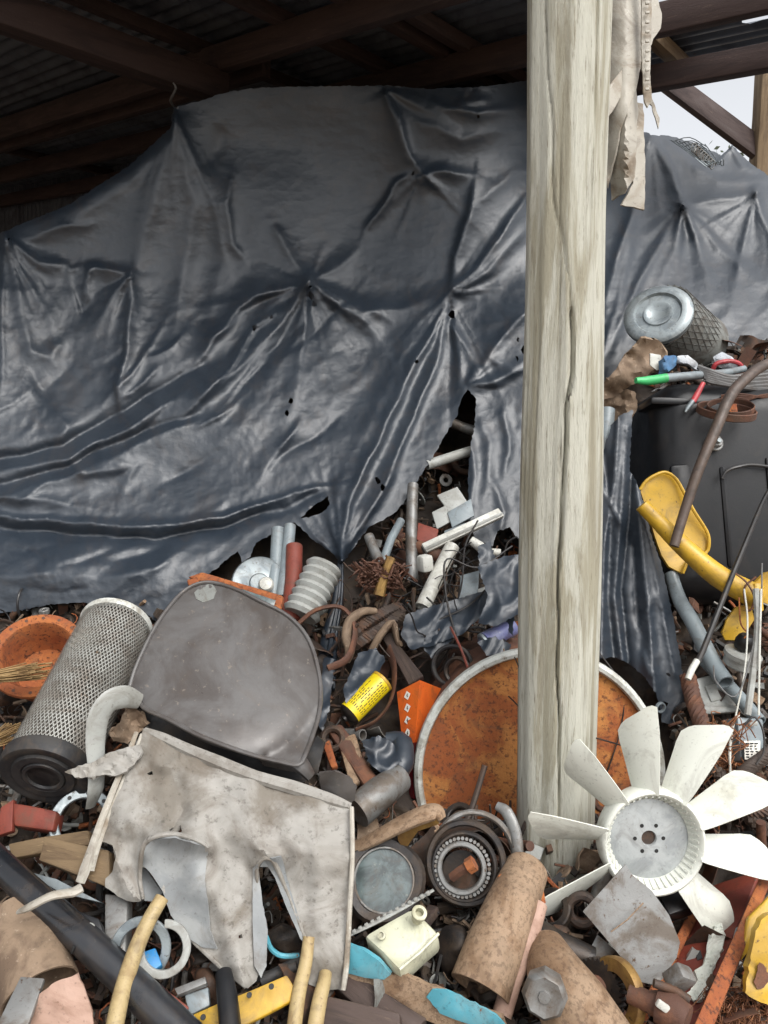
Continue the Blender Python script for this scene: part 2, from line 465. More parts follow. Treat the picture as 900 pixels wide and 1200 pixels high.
SKYT = mat('distant_leaves', (70, 78, 60), (56, 66, 46), None, rough=.8, bump=0, dirt=0)
GROUND = mat('yard_dirt', (120, 104, 86), (98, 84, 70), (140, 126, 108), rough=.95, s1=1.2, s2=18, bump=.6, bs=40, dirt=0)
CABLE = mat('black_cable', (36, 35, 36), (48, 45, 43), None, rough=.5, bump=.05, dirt=0.3)
GCABLE = mat('grey_cable', (104, 104, 104), (84, 82, 80), None, rough=.5, bump=.1)
BROD = mat('brown_coated_rod', (84, 70, 62), (66, 56, 50), (108, 92, 80), rough=.5, s1=20, bump=.15)

DRUMR = mat('drum_face_rust', (146, 80, 40), (186, 126, 68), (84, 48, 32), rough=.9, s1=6, s2=95, t2=(.44, .62), t3=(.52, .62), amt3=.75, bump=.6, bs=200)
GRUBBY = mat('grubby_grey_paint', (120, 122, 118), (92, 88, 82), (66, 54, 44), rough=.65, s1=16, s2=80, bump=.3)
GLOSSP = mat('glossy_black_pipe', (26, 28, 32), (36, 38, 42), (70, 66, 62), rough=.27, rv=.08, s1=8, s2=70, t3=(.64, .74), bump=.05, spec=.7, dirt=.25)

def crinkle(m):
    nt = m.node_tree; N = nt.nodes; Lk = nt.links; b = N['Principled BSDF']; old = b.inputs['Normal'].links[0].from_node
    at = N.new('ShaderNodeAttribute'); at.attribute_name = 'lc'
    nz = N.new('ShaderNodeTexNoise'); nz.inputs['Scale'].default_value = 7; nz.inputs['Detail'].default_value = 3; Lk.new(at.outputs['Vector'], nz.inputs['Vector'])
    ad = N.new('ShaderNodeVectorMath'); ad.operation = 'MULTIPLY_ADD'; ad.inputs[1].default_value = (.05, .05, .05)
    Lk.new(nz.outputs['Color'], ad.inputs[0]); Lk.new(at.outputs['Vector'], ad.inputs[2])
    prev = old
    for sc, st, rot, dist in ((13, (1, 1, 1.9), 38, .012), (36, (1, 1, 1.6), 32, .0036), (30, (1.7, 1, 1), -8, .0026)):
        mp = N.new('ShaderNodeMapping'); mp.vector_type = 'TEXTURE' if False else 'POINT'
        mp.inputs['Rotation'].default_value = (0, R(rot), 0); mp.inputs['Scale'].default_value = st
        Lk.new(ad.outputs[0], mp.inputs[0])
        vo = N.new('ShaderNodeTexVoronoi'); vo.feature = 'F1'; vo.inputs['Scale'].default_value = sc; Lk.new(mp.outputs[0], vo.inputs['Vector'])
        bp = N.new('ShaderNodeBump'); bp.inputs['Strength'].default_value = .15; bp.inputs['Distance'].default_value = dist
        Lk.new(vo.outputs['Distance'], bp.inputs['Height']); Lk.new(prev.outputs[0], bp.inputs['Normal']); prev = bp
    Lk.new(prev.outputs[0], b.inputs['Normal'])
crinkle(TARP)
HUBM = mat('worn_alloy', (176, 180, 180), (150, 154, 155), (112, 106, 98), rough=.5, metal=.2, s1=12, s2=60, t3=(.62, .74), bump=.12, dirt=.3)

# ================================================================== the setting
def dp(u, v):
    """depth of the heap's visible surface at a photo pixel"""
    u = np.asarray(u, float); v = np.asarray(v, float)
    a = np.interp(v, [380, 450, 520, 600, 700, 800, 900, 1000, 1100, 1200, 1400, 1600], [3.05, 3.0, 2.95, 2.75, 2.35, 2.06, 1.82, 1.62, 1.45, 1.31, 1.08, .9])
    b = np.interp(v, [380, 420, 470, 560, 700, 850, 1000, 1100, 1200, 1400, 1600], [2.75, 2.6, 2.42, 2.36, 2.2, 1.92, 1.66, 1.5, 1.34, 1.08, .9])
    t = np.clip((u - 640) / 110, 0, 1); t = t * t * (3 - 2 * t)
    return a * (1 - t) + b * t

# ground: one sheet out to the horizon
m = MB(); n = 24
xs = [-900, -200, -60, -20, -8, -4, -2, 0, 2, 4, 8, 20, 60, 200, 900]
V = [(x, y, 0) for y in xs for x in xs]; k = len(xs)
m.add(V, V, [(j * k + i, j * k + i + 1, (j + 1) * k + i + 1, (j + 1) * k + i) for j in range(k - 1) for i in range(k - 1)])
tag(link('ground', mesh_of('ground', m, GROUND, (0, 0, 0), False)), kind='structure')

# the mound that everything lies on
m = MB()
us = np.arange(-260, 1170, 5.0); vs = np.arange(385, 1620, 5.0)
UU, VV = np.meshgrid(us, vs)
DD = dp(UU, VV) + .10 + .16 * np.exp(-((UU - 610) / 130) ** 2 - ((VV - 910) / 80) ** 2) + .05 * pn(UU / 60, VV / 50, 2) + .03 * pn(UU / 22, VV / 20, 4) + .016 * pn(UU / 11, VV / 11, 5)
X = np.stack([(UU - 450) / FPX * DD, -(VV - 600) / FPX * DD, -DD], -1).reshape(-1, 3)
nu = len(us)
m.add(X, X, [(j * nu + i, (j + 1) * nu + i, (j + 1) * nu + i + 1, j * nu + i + 1) for j in range(len(vs) - 1) for i in range(nu - 1)])
tag(link('scrap_mound', mesh_of('scrap_mound', m, EARTH, (0, 0, 0), sharp=180)), kind='structure')

# ---------------------------------------------------------------- open shed
def azv(az, el): return np.array((math.sin(R(az)) * math.cos(R(el)), math.cos(R(az)) * math.cos(R(el)), math.sin(R(el))))
A_ = azv(40, 2.5); B_ = azv(-50, 5.6)
N_ = np.cross(A_, B_); N_ /= np.linalg.norm(N_)
B_ = np.cross(N_, A_)
Q0 = np.array(P(200, 95, 3.05)) + N_ * .20            # a point of the roof sheets' underside
def raypl(u, v, off):
    """where the sight line through a pixel meets the plane `off` below the roof"""
    o = np.array(CAM); d = np.array(P(u, v, 1.0)) - o
    q = Q0 - N_ * off
    return o + d * (np.dot(q - o, N_) / np.dot(d, N_))
def st(p): return np.dot(p - Q0, A_), np.dot(p - Q0, B_)
def beam(p, d, l0, l1, w, h, bev=.006, up=None):
    m = MB(); upv = N_ if up is None else np.asarray(up, float)
    d = d / np.linalg.norm(d)
    x = np.cross(d, upv); x /= np.linalg.norm(x); y = np.cross(x, d)
    bm = bmesh.new(); bmesh.ops.create_cube(bm, size=1)
    for v in bm.verts: v.co = Vector((v.co.x * w, v.co.y * h, v.co.z * (l1 - l0)))
    bmesh.ops.bevel(bm, geom=bm.edges[:], offset=bev, segments=2, profile=.5, affect='EDGES')
    bmesh.ops.subdivide_edges(bm, edges=[e for e in bm.edges if e.calc_length() > 1], cuts=14)
    bm.verts.ensure_lookup_table()
    L = [np.array(v.co) + np.array(noise.noise_vector(v.co * 3)) * .006 for v in bm.verts]
    o = p + d * (l0 + l1) / 2
    V = [o + x * l[0] + y * l[1] + d * l[2] for l in L]
    m.add(V, L, [tuple(v.index for v in f.verts) for f in bm.faces]); bm.free()
    return m
parts = []
pb = raypl(830, 80, .13); print('beam depth', -(RCn.T @ (pb - np.array(CAM)))[2]); s_back = st(pb)[0]
def EDGE(s):            # how far forward a row of the roof runs: unseen eaves, shaped to darken the upper sheet and brighten its right side
    t = 6.0
    while t > -3.2:
        q = Q0 + A_ * s + B_ * t; k = min(1, max(0, (q[0] - .35) / .5))
        if q[1] < 2.05 + .9 * k * k * (3 - 2 * k): break
        t -= .02
    return t
# corrugated sheets, each .76 wide along A, running along B
sw = .76; s = -5.6; 
k = 0
while s < s_back + .25:
    m = MB(); s1_ = min(s + sw + .05, s_back + .3); ns = int((s1_ - s) / .0095)
    tt = np.linspace(0, 1, 10)
    V = []; L = []
    for i in range(ns + 1):
        sa = s + (s1_ - s) * i / ns
        t0 = max(EDGE(sa), -3.2); t1 = 6.5
        hgt = .009 * math.sin(2 * math.pi * sa / .076) + .003 * (k % 2)
        for t in tt:
            tb = t0 + (t1 - t0) * t
            V.append(Q0 + A_ * sa + B_ * tb + N_ * (hgt + .012)); L.append((sa, tb, hgt))
    m.add(V, L, [(i * 10 + j, i * 10 + j + 1, (i + 1) * 10 + j + 1, (i + 1) * 10 + j) for i in range(ns) for j in range(9)])
    parts.append(('roof_sheet', m, ROOF)); s += sw; k += 1
# big round-edged beam along A (upper left), purlins along A, rafters along B
p = raypl(150, 66, .20)
def uof(q):
    c = RCn.T @ (q - np.array(CAM)); return 450 + FPX * c[0] / -c[2], 600 + FPX * c[1] / c[2], -c[2]
le = 0
while uof(p + A_ * le)[0] < 258: le += .02
print('main beam end', uof(p + A_ * le))
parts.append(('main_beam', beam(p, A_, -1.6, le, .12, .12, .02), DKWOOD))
for (u, v) in ((510, 32), (330, 22), (785, 62), (300, 82), (575, 92), (30, 180)):
    p = raypl(u, v, .035); s0, t0 = st(p)
    if t0 < EDGE(s0): pass
    lo = -1.0 if (u, v) != (785, 62) else -.35
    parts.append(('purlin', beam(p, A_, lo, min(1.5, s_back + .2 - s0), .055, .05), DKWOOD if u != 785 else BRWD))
for (u, v, l0, l1) in ((350, 40, -.9, 4.5), (535, 80, -1.6, 4.8), (130, 130, -1.2, 3.5)):
    p = raypl(u, v, .10); print('rafter', uof(p)); parts.append(('rafter', beam(p, B_, l0, l1, .05, .10), DKWOOD))
parts.append(('rafter', beam(pb, B_, -1.2, 6.3, .06, .09), DKWOOD))
# back post and knee brace at the right
ptop = np.array(P(895, 92, 4.4))
dpt = -(RCn.T @ (ptop - np.array(CAM)))[2]
wz = ptop[2]
parts.append(('back_post', beam(np.array((ptop[0] + .02, ptop[1], 0)), np.array((0, 0, 1.0)), 0, wz + .05, .115, .115, .02, up=(0, 1, 0)), BRWD))
b0 = np.array(P(778, 92, dpt + .12)); b1 = np.array(P(884, 172, dpt + .05))
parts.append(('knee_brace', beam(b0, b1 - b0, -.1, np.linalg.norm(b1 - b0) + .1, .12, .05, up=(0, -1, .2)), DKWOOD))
# cladding behind the heap: vertical sheets along the back line left of the gap, and along the far end
p0 = Q0 + A_ * (s_back + .12)
tg = st(raypl(690, 95, .2))[1]
k = 0; t = tg
while t < 6.5:
    m = MB(); V = []; L = []; ns = 60
    for i in range(ns + 1):
        ta = t + .78 * i / ns; pt = p0 + B_ * ta
        for j in range(6):
            z = pt[2] * (1 - j / 5) + .05 * (1 - j / 5)
            q = np.array((pt[0], pt[1], z)) + A_ * (.009 * math.sin(2 * math.pi * ta / .076) + .003 * (k % 2)); V.append(q); L.append((ta, z, 0))
    m.add(V, L, [(i * 6 + j, i * 6 + j + 1, (i + 1) * 6 + j + 1, (i + 1) * 6 + j) for i in range(ns) for j in range(5)])
    parts.append(('wall_sheet', m, ROOF)); t += .76; k += 1
s = s_back + .2
while s > -6.2:
    m = MB(); V = []; L = []; ns = 20
    for i in range(ns + 1):
        sa = s - .78 * i / ns; pt = Q0 + A_ * sa + B_ * 6.4
        for j in range(6):
            z = pt[2] * (1 - j / 5) + .05 * (1 - j / 5)
            V.append(np.array((pt[0], pt[1], z)) + B_ * .009 * math.sin(2 * math.pi * sa / .15)); L.append((sa, z, 0))
    m.add(V, L, [(i * 6 + j, (i + 1) * 6 + j, (i + 1) * 6 + j + 1, i * 6 + j + 1) for i in range(ns) for j in range(5)])
    parts.append(('wall_sheet', m, ROOF)); s -= .76
thing('open_shed', 'open fronted shed with dark timber rafters and a corrugated iron roof above the scrap heap', 'shed', parts, world=False)

# a far tree showing through the gap in the back of the shed
m = MB(); tr = random.Random(4); tb = P(815, 168, 20)
for i in range(1500):
    a, b = tr.uniform(0, 6.28), tr.uniform(-1, 1); q = tr.random() ** .4
    lump = .75 + .3 * math.sin(a * 3) * math.cos(b * 4)
    c = np.array((tb[0] + 1.6 * q * math.cos(a) * math.sqrt(1 - b * b) * lump, tb[1] + 1.2 * q * math.sin(a) * lump, tb[2] - 1.6 + 1.5 * q * b * lump))
    M = rotm((tr.uniform(0, 360), tr.uniform(0, 360), 0)); sz = tr.uniform(.05, .11)
    m.add([c + M @ np.array(p) * sz for p in ((-1, 0, 0), (0, -.5, 0), (1, 0, 0), (0, .5, 0))], [(0, 0, 0)] * 4, [(0, 1, 2, 3)])
mt = MB(); mt.tube([(tb[0], tb[1], 0), (tb[0] + .05, tb[1], 1.6), (tb[0] - .1, tb[1], tb[2] - 1.8), (tb[0] + .2, tb[1], tb[2] - .9)], [.16, .12, .08, .03], px=False, seg=8)
thing('far_tree', 'hazy tree top seen far off through the gap in the shed', 'tree', [('crown', m, SKYT), ('trunk', mt, DKBW)], world=False)

# ---------------------------------------------------------------- black plastic sheet over the heap
def seg_dist(x, y, pts):
    best = np.full(x.shape, 1e9); sb = np.zeros(x.shape); side = np.zeros(x.shape)
    ls = [math.hypot(pts[i + 1][0] - pts[i][0], pts[i + 1][1] - pts[i][1]) for i in range(len(pts) - 1)]; T = sum(ls); acc = 0
    for i in range(len(pts) - 1):
        ax, ay = pts[i]; bx, by = pts[i + 1]; dx, dy = bx - ax, by - ay
        t = np.clip(((x - ax) * dx + (y - ay) * dy) / (dx * dx + dy * dy), 0, 1)
        d = np.hypot(x - ax - t * dx, y - ay - t * dy)
        k = d < best
        best = np.where(k, d, best); sb = np.where(k, (acc + t * ls[i]) / T, sb)
        side = np.where(k, np.sign(dx * (y - ay) - dy * (x - ax)), side)
        acc += ls[i]
    return best, sb, side
# (polyline, height in px, half width in px, fade: 'm' both ends, 's' strong at the start, skew)
RIDGES = [
 ([(3,275),(18,330),(34,400),(40,475)], 9, 9, 's', 0), ([(3,275),(2,400),(-4,530)], 9, 8, 's', 0), ([(3,275),(48,306),(78,312)], 12, 9, 'm', .5),
 ([(3,275),(60,380),(70,450)], 7, 10, 's', 0), ([(78,312),(86,340),(92,368)], 6, 6, 'm', 0), ([(80,318),(96,364),(112,352)], -8, 8, 'm', 0),
 ([(98,312),(128,315),(154,318)], 11, 8, 'm', .5), ([(154,318),(149,395),(138,450),(140,482)], 14, 7, 'm', -.6), ([(154,318),(120,370),(96,420)], 6, 10, 's', 0),
 ([(105,316),(100,345),(114,366)], 6, 6, 's', 0), ([(35,420),(44,455),(60,470)], -6, 9, 'm', 0), ([(20,400),(60,420),(75,400)], 5, 8, 'm', 0), ([(60,480),(80,500),(70,520)], 5, 8, 'm', 0),
 ([(-60,548),(0,540),(75,522),(132,488),(200,448),(238,428)], -17, 8, 'm', 0), ([(-60,556),(0,552),(80,536),(148,502),(228,452),(262,420)], 13, 11, 'm', .6),
 ([(-60,585),(0,568),(75,546),(150,512),(236,484)], -13, 7, 'm', 0), ([(-40,598),(20,574),(85,556),(160,520),(240,490)], 11, 10, 'm', .6),
 ([(-60,612),(0,604),(100,612),(190,616),(262,604),(330,582),(396,566)], 15, 9, 'm', .7), ([(-60,622),(0,618),(100,627),(180,630),(262,617),(330,594),(385,572)], -20, 9, 'm', 0),
 ([(-60,575),(0,580),(60,588),(110,598)], 7, 8, 'm', 0), ([(110,540),(160,545),(140,580)], 6, 10, 'm', 0), ([(82,540),(100,556),(152,548)], 7, 7, 'm', 0),
 ([(362,330),(330,342),(300,347),(270,372),(232,425)], 13, 8, 'm', .4), ([(362,330),(330,378),(262,448),(205,496),(150,520)], 11, 9, 's', .3), ([(328,364),(300,382),(268,432),(230,474)], 12, 7, 'm', .5),
 ([(300,378),(262,420),(222,458)], -8, 7, 'm', 0), ([(362,330),(356,400),(346,470),(326,505)], 11, 9, 's', .4), ([(362,330),(345,400),(300,470),(255,525)], 9, 12, 's', 0),
 ([(362,330),(382,366),(398,394),(402,410)], 11, 7, 's', 0), ([(362,330),(402,352),(424,364),(450,362)], 13, 9, 'm', .5), ([(372,345),(420,370),(448,402)], 9, 8, 'm', 0),
 ([(362,330),(440,362),(470,362),(500,352),(528,345)], 9, 15, 'm', .5), ([(240,400),(262,388),(280,372)], 7, 6, 'm', 0),
 ([(528,345),(558,312),(590,270),(622,225)], 15, 8, 'm', .5), ([(520,350),(570,318),(622,262)], 9, 8, 'm', 0), ([(528,345),(504,395),(474,452),(442,520),(410,590),(400,656)], 16, 9, 'm', .4),
 ([(524,360),(512,425),(486,486),(455,560),(404,650)], 12, 7, 'm', .3), ([(500,360),(470,420),(420,520),(395,580)], 8, 14, 'm', 0), ([(530,372),(536,405),(542,452)], 9, 7, 'm', 0),
 ([(532,385),(556,430),(560,450)], 8, 6, 's', 0), ([(545,455),(575,412),(600,382),(630,350)], 13, 8, 'm', .3), ([(548,458),(588,442),(622,428)], 9, 7, 'm', 0), ([(560,380),(590,378),(622,362)], 8, 8, 'm', 0),
 ([(575,420),(600,430),(620,420)], 7, 7, 'm', 0), ([(555,470),(575,520),(566,600)], 7, 9, 'm', 0), ([(548,470),(556,560),(550,620)], 7, 6, 'm', 0), ([(590,480),(598,530),(590,560)], 8, 7, 'm', 0), ([(575,560),(590,600),(585,625)], 6, 6, 'm', 0),
 ([(400,656),(396,610),(394,570)], 8, 4, 's', 0), ([(400,656),(404,610),(412,572)], 8, 4, 's', 0), ([(400,656),(414,614),(430,580)], 7, 4, 's', 0), ([(400,656),(388,620),(384,590)], 7, 4, 's', 0), ([(400,656),(432,600),(462,556)], 7, 4, 's', 0), ([(400,656),(376,634),(352,618)], 6, 4, 's', 0),
 ([(275,205),(266,240),(274,286),(288,304)], 9, 7, 'm', .3), ([(320,262),(332,285),(352,318),(362,330)], 8, 8, 'm', 0), ([(428,272),(448,242),(466,214),(478,204)], 11, 5, 'm', .5), ([(420,290),(400,310),(370,326)], 6, 9, 'm', 0),
 ([(205,128),(196,190),(172,262),(160,318)], 9, 16, 'm', 0), ([(205,128),(228,240),(212,340),(200,420)], 8, 14, 'm', 0), ([(205,128),(255,230),(262,310),(240,380)], 7, 14, 'm', 0), ([(235,200),(250,180),(265,150)], -6, 16, 'm', 0),
 ([(448,104),(466,138),(480,182),(494,204)], 14, 10, 'm', .6), ([(494,204),(524,200),(556,206)], 12, 8, 'm', .5), ([(556,206),(550,250),(534,300),(528,345)], 12, 8, 'm', -.5), ([(490,190),(500,212),(510,222)], 6, 6, 'm', 0),
 ([(500,116),(520,126),(560,132),(622,122)], 11, 10, 'm', .4), ([(545,110),(540,120),(575,118)], 6, 6, 'm', 0), ([(480,140),(540,162),(600,152)], 7, 12, 'm', 0), ([(560,240),(580,220),(622,190)], 8, 10, 'm', 0),
 ([(200,150),(150,200),(80,245),(3,275)], 14, 12, 'm', 0), ([(40,275),(70,268),(110,262)], 5, 8, 'm', 0),
 ([(764,160),(788,200),(800,240)], 15, 9, 'm', .6), ([(800,240),(790,290),(770,345)], 12, 8, 's', 0), ([(800,240),(842,232),(888,225)], 11, 8, 'm', .4), ([(800,240),(842,290),(900,340)], 12, 9, 's', 0), ([(800,240),(822,300),(838,360)], 12, 8, 's', 0),
 ([(885,225),(870,300),(850,380)], 9, 9, 's', 0), ([(885,225),(840,262),(808,278)], 8, 7, 's', 0), ([(885,225),(910,300),(905,380)], 9, 9, 's', 0), ([(764,160),(748,230),(722,300),(706,375)], 13, 9, 'm', 0), ([(790,250),(762,310),(735,360),(712,420)], 10, 7, 'm', 0),
 ([(775,165),(812,195),(842,212),(900,210)], 9, 9, 'm', .4), ([(858,172),(870,195),(902,206)], 9, 6, 's', 0), ([(858,172),(840,195),(812,200)], 8, 6, 's', 0), ([(745,250),(730,330),(706,420),(700,480)], 8, 8, 'm', 0), ([(764,160),(720,200),(690,260)], 9, 10, 's', 0),
]
_fr = random.Random(31)
def rays(u, v, a0, a1, n, l0, l1, am, wd):
    for i in range(n):
        a = R(a0 + (a1 - a0) * (i + _fr.uniform(.1, .9)) / n); l = _fr.uniform(l0, l1); b = a + _fr.uniform(-.14, .14)
        p0 = (u + 6 * math.cos(a), v + 6 * math.sin(a)); p1 = (u + l * .5 * math.cos(a), v + l * .5 * math.sin(a)); p2 = (p1[0] + l * .5 * math.cos(b), p1[1] + l * .5 * math.sin(b))
        RIDGES.append(([p0, p1, p2], am * _fr.uniform(.4, .95) * _fr.choice((1, 1, -.8)), wd * _fr.uniform(.6, 1.3), 's', _fr.uniform(-.4, .4)))
# angles run clockwise on the photo: 90 is straight down
rays(3, 275, 5, 95, 9, 60, 170, 4, 4); rays(154, 318, 80, 150, 5, 60, 150, 4, 4); rays(362, 330, 20, 170, 16, 50, 190, 4.5, 4); rays(362, 330, 185, 350, 6, 40, 110, 3, 5)
rays(528, 345, 60, 140, 12, 60, 200, 4.5, 4); rays(528, 345, -70, 20, 7, 40, 120, 4, 4); rays(548, 452, -80, 10, 7, 30, 90, 4, 3.5); rays(400, 656, 205, 320, 14, 40, 130, 3.5, 2.5)
rays(800, 240, 20, 160, 10, 40, 140, 4.5, 4); rays(885, 225, 60, 170, 8, 40, 130, 4.5, 4); rays(764, 160, 60, 130, 8, 50, 170, 4, 4); rays(494, 204, 20, 150, 7, 40, 110, 3.5, 4); rays(205, 128, 50, 115, 8, 80, 240, 3.5, 7); rays(448, 104, -10, 80, 6, 40, 120, 3.5, 5)
for i in range(26):        # slack gathers running up from the lower left towards the props
    x, y = _fr.uniform(-40, 330), _fr.uniform(420, 640); a = R(-34 + _fr.uniform(-16, 12) + (20 if y > 570 else 0)); l = _fr.uniform(40, 130)
    RIDGES.append(([(x, y), (x + l * .5 * math.cos(a), y + l * .5 * math.sin(a)), (x + l * math.cos(a - .1), y + l * math.sin(a - .1))], _fr.uniform(2.5, 6) * _fr.choice((1, -1)), _fr.uniform(3, 7), 'm', _fr.uniform(-.5, .5)))
for i in range(14):
    x, y = _fr.uniform(-60, 200), _fr.uniform(630, 700); a = R(-6 + _fr.uniform(-12, 12)); l = _fr.uniform(50, 140)
    RIDGES.append(([(x, y), (x + l * .5, y + l * .5 * math.sin(a)), (x + l, y + l * math.sin(a - .15))], _fr.uniform(2, 4.5) * _fr.choice((1, -1)), _fr.uniform(4, 8), 'm', 0))
def tarp_d(u, v):
    ve = v - np.interp(u, [-80, 3, 75, 154, 240, 300, 362, 430, 528, 622], [-50, -50, -18, -10, 20, 15, 0, 32, 12, -60]) * np.clip(1 - np.abs(v - 340) / 160, 0, 1)
    a = 0; b = 0
    for o_ in (-44, -30, -16, -5, 5, 16, 30, 44):
        a = a + np.interp(ve + o_, [60, 95, 330, 360, 480, 600, 660, 740], [2.87, 2.87, 2.93, 2.91, 2.70, 2.51, 2.43, 2.30]) / 8
        b = b + np.interp(v + o_, [100, 160, 240, 330, 420, 640], [3.66, 3.48, 3.12, 2.89, 2.68, 2.44]) / 8
    t = np.clip((u - 560) / 180, 0, 1); t = t * t * (3 - 2 * t)
    d = a * (1 - t) + b * t
    # the left flank falls back into the dark behind the ridge that runs up to the beam
    e = np.interp(u, [-80, 3, 80, 150, 200, 206], [300, 275, 246, 202, 150, 120])
    d = d + np.where(u < 206, np.clip((e + 20 - v) / 60, 0, 1) ** 2 * .35, 0)
    # hollows between the props
    for (cu, cv, ru, rv, am) in ((420, 250, 90, 120, .10), (90, 440, 80, 70, .05), (250, 300, 60, 80, .05), (450, 470, 60, 80, .05), (190, 560, 140, 40, .03), (90, 670, 160, 40, -.07), (590, 180, 60, 50, .05), (850, 290, 60, 40, .05), (310, 170, 90, 60, .04)):
        d = d + am * np.exp(-((u - cu) / ru) ** 2 - ((v - cv) / rv) ** 2)
    px = .0031
    uw = u + 3 * pn(u / 40, v / 40, 21); vw = v + 3 * pn(u / 40, v / 40, 22)
    for (pts, am, wd, fade, skew) in RIDGES:
        us_ = [p[0] for p in pts]; vs_ = [p[1] for p in pts]; mg = wd * 6 + 6
        k = (u > min(us_) - mg) & (u < max(us_) + mg) & (v > min(vs_) - mg) & (v < max(vs_) + mg)
        if not k.any(): continue
        ds, sp, sd = seg_dist(uw[k], vw[k], pts)
        ww = wd * (1 + skew * sd)
        if fade == 's': ww = ww * (.45 + 1.1 * sp)
        t = ds / ww
        h = np.exp(-(np.sqrt(t * t + .10) - .316) * 1.15)
        f = np.clip(np.sin(np.pi * np.clip(sp, .02, .98)), 0, 1) ** .45 if fade == 'm' else np.clip(1 - sp, 0, 1) ** .6
        d[k] -= am * px * h * f
    # the loose folds between, drawn out along the local pull, and crumple
    ang = R(-38)
    x1 = u * math.cos(ang) + v * math.sin(ang); y1 = -u * math.sin(ang) + v * math.cos(ang)
    lower = np.clip((v - 300) / 60, 0, 1)
    r1 = 1 - np.abs(pn(x1 / 95 + .6 * pn(u / 70, v / 70, 8), y1 / 23 + .8 * pn(u / 50, v / 50, 9), 10)) * 2
    r2 = 1 - np.abs(pn(u / 30, v / 38, 12)) * 2
    r3 = 1 - np.abs(pn(u / 13, v / 15, 13)) * 2
    r4 = 1 - np.abs(pn(u / 7, v / 8, 14)) * 2
    def f1(x, y, sd):          # nearest-point distance: flat facets that meet in sharp creases
        xi = np.floor(x).astype(int); yi = np.floor(y).astype(int); best = np.full(x.shape, 9.0)
        for dx in (-1, 0, 1):
            for dy in (-1, 0, 1):
                a_ = _perm[_perm[(xi + dx + sd * 7) & 255] + ((yi + dy + sd * 3) & 255)]; b_ = _perm[a_ + 31]
                best = np.minimum(best, np.hypot(x - xi - dx - a_ / 255., y - yi - dy - b_ / 255.))
        return best
    wx = x1 + 16 * pn(u / 45, v / 45, 41); wy = y1 + 9 * pn(u / 45, v / 45, 42)
    d = d - px * lower * (2.6 * f1(wx / 85, wy / 30, 1) + 1.0 * f1(wx / 34, wy / 15, 2)) - px * (1 - .6 * lower) * 2.2 * f1(u / 120 + .3 * pn(u / 50, v / 50, 43), v / 90, 3)
    msk = np.clip(pn(u / 80, v / 80, 15) + .45, 0, 1)
    d = d - px * (  .5 * r1 * (.25 + .75 * lower) + .4 * r2 * (.35 + .65 * lower) + (.75 * r3 + .3 * r4) * msk * (.3 + .7 * lower))
    return d
OUT = [(-150,330),(-80,300),(3,272),(80,240),(150,195),(200,150),(203,126),(232,119),(266,108),(300,103),(380,101),(450,100),(500,104),(560,102),(622,94),(700,128),(740,148),(763,158),(790,160),(820,170),(846,182),(858,170),(880,192),(900,205),(960,222),(1060,250),
 (1060,430),(960,416),(900,406),(880,398),(858,416),(836,386),(816,362),(800,380),(770,420),(740,470),(722,520),(712,600),(700,660),(640,655),(606,630),(598,618),(583,622),(577,640),(556,632),(550,612),(548,560),(552,520),(556,500),(558,468),(549,456),(541,466),(536,486),(524,507),(506,538),(487,566),(474,588),(460,603),(446,611),(433,617),(418,636),(404,658),(398,660),(392,650),(366,632),(345,612),
 (326,622),(300,636),(293,652),(284,659),(279,646),(270,652),(256,664),(246,672),(232,680),(218,690),(202,704),(190,720),(182,728),(170,719),(140,712),(100,706),(60,708),(20,716),(-20,722),(-150,735)]
HOLE = [(352,608),(366,594),(384,582),(387,592),(378,601),(362,606)]
def specks():
    out = []
    for (u, v, s_) in ((364,346,4), (368,356,2.5), (530,369,4.5), (488,424,2), (341,470,2.5), (336,484,2.5), (613,410,3), (607,398,2), (606,420,2.5), (298,384,2.5), (484,204,2), (443,563,4), (448,571,3), (318,372,2), (560,137,2)):
        k = rng.randint(5, 7); out.append([(u + s_ * rng.uniform(.5, 1.2) * math.cos(6.283 * i / k), v + s_ * 1.5 * rng.uniform(.5, 1.2) * math.sin(6.283 * i / k)) for i in range(k)])
    return out
m = MB(); m.sheet(OUT, tarp_d, thick=0, step=2.9, holes=[HOLE] + specks(), jag=.8)
# the tail gathered into a rope that hangs into the heap
mt = MB()
for (du, k) in ((-5, 0), (0, 1), (5, 2), (2, 3)):
    mt.tube([(400 + du * .2, 652, 2.41), (397 + du * .6, 700, 2.33), (388 + du, 745, 2.26), (385 + du * 1.2, 780, 2.16), (383 + du * 1.6, 808, 2.08)], [3, 5, 6.5, 8, 3.5], seg=7, sm=5, flat=.5, roll=40 * k)
# small gathers tying the sheet to the beam
mk = MB(); mk.tube([(206, 128, 2.98), (200, 118, 2.9), (206, 104, 2.82), (203, 97, 2.80)], [1.2, 1.6, 1.4, .8], seg=6, sm=4)
thing('plastic_sheet', 'huge black plastic sheet draped in folds over the heap behind the wooden pole', 'tarpaulin', [('sheet', m, TARP), ('twisted_tail', mt, TARP), ('tie', mk, GCABLE)], sharp=180)

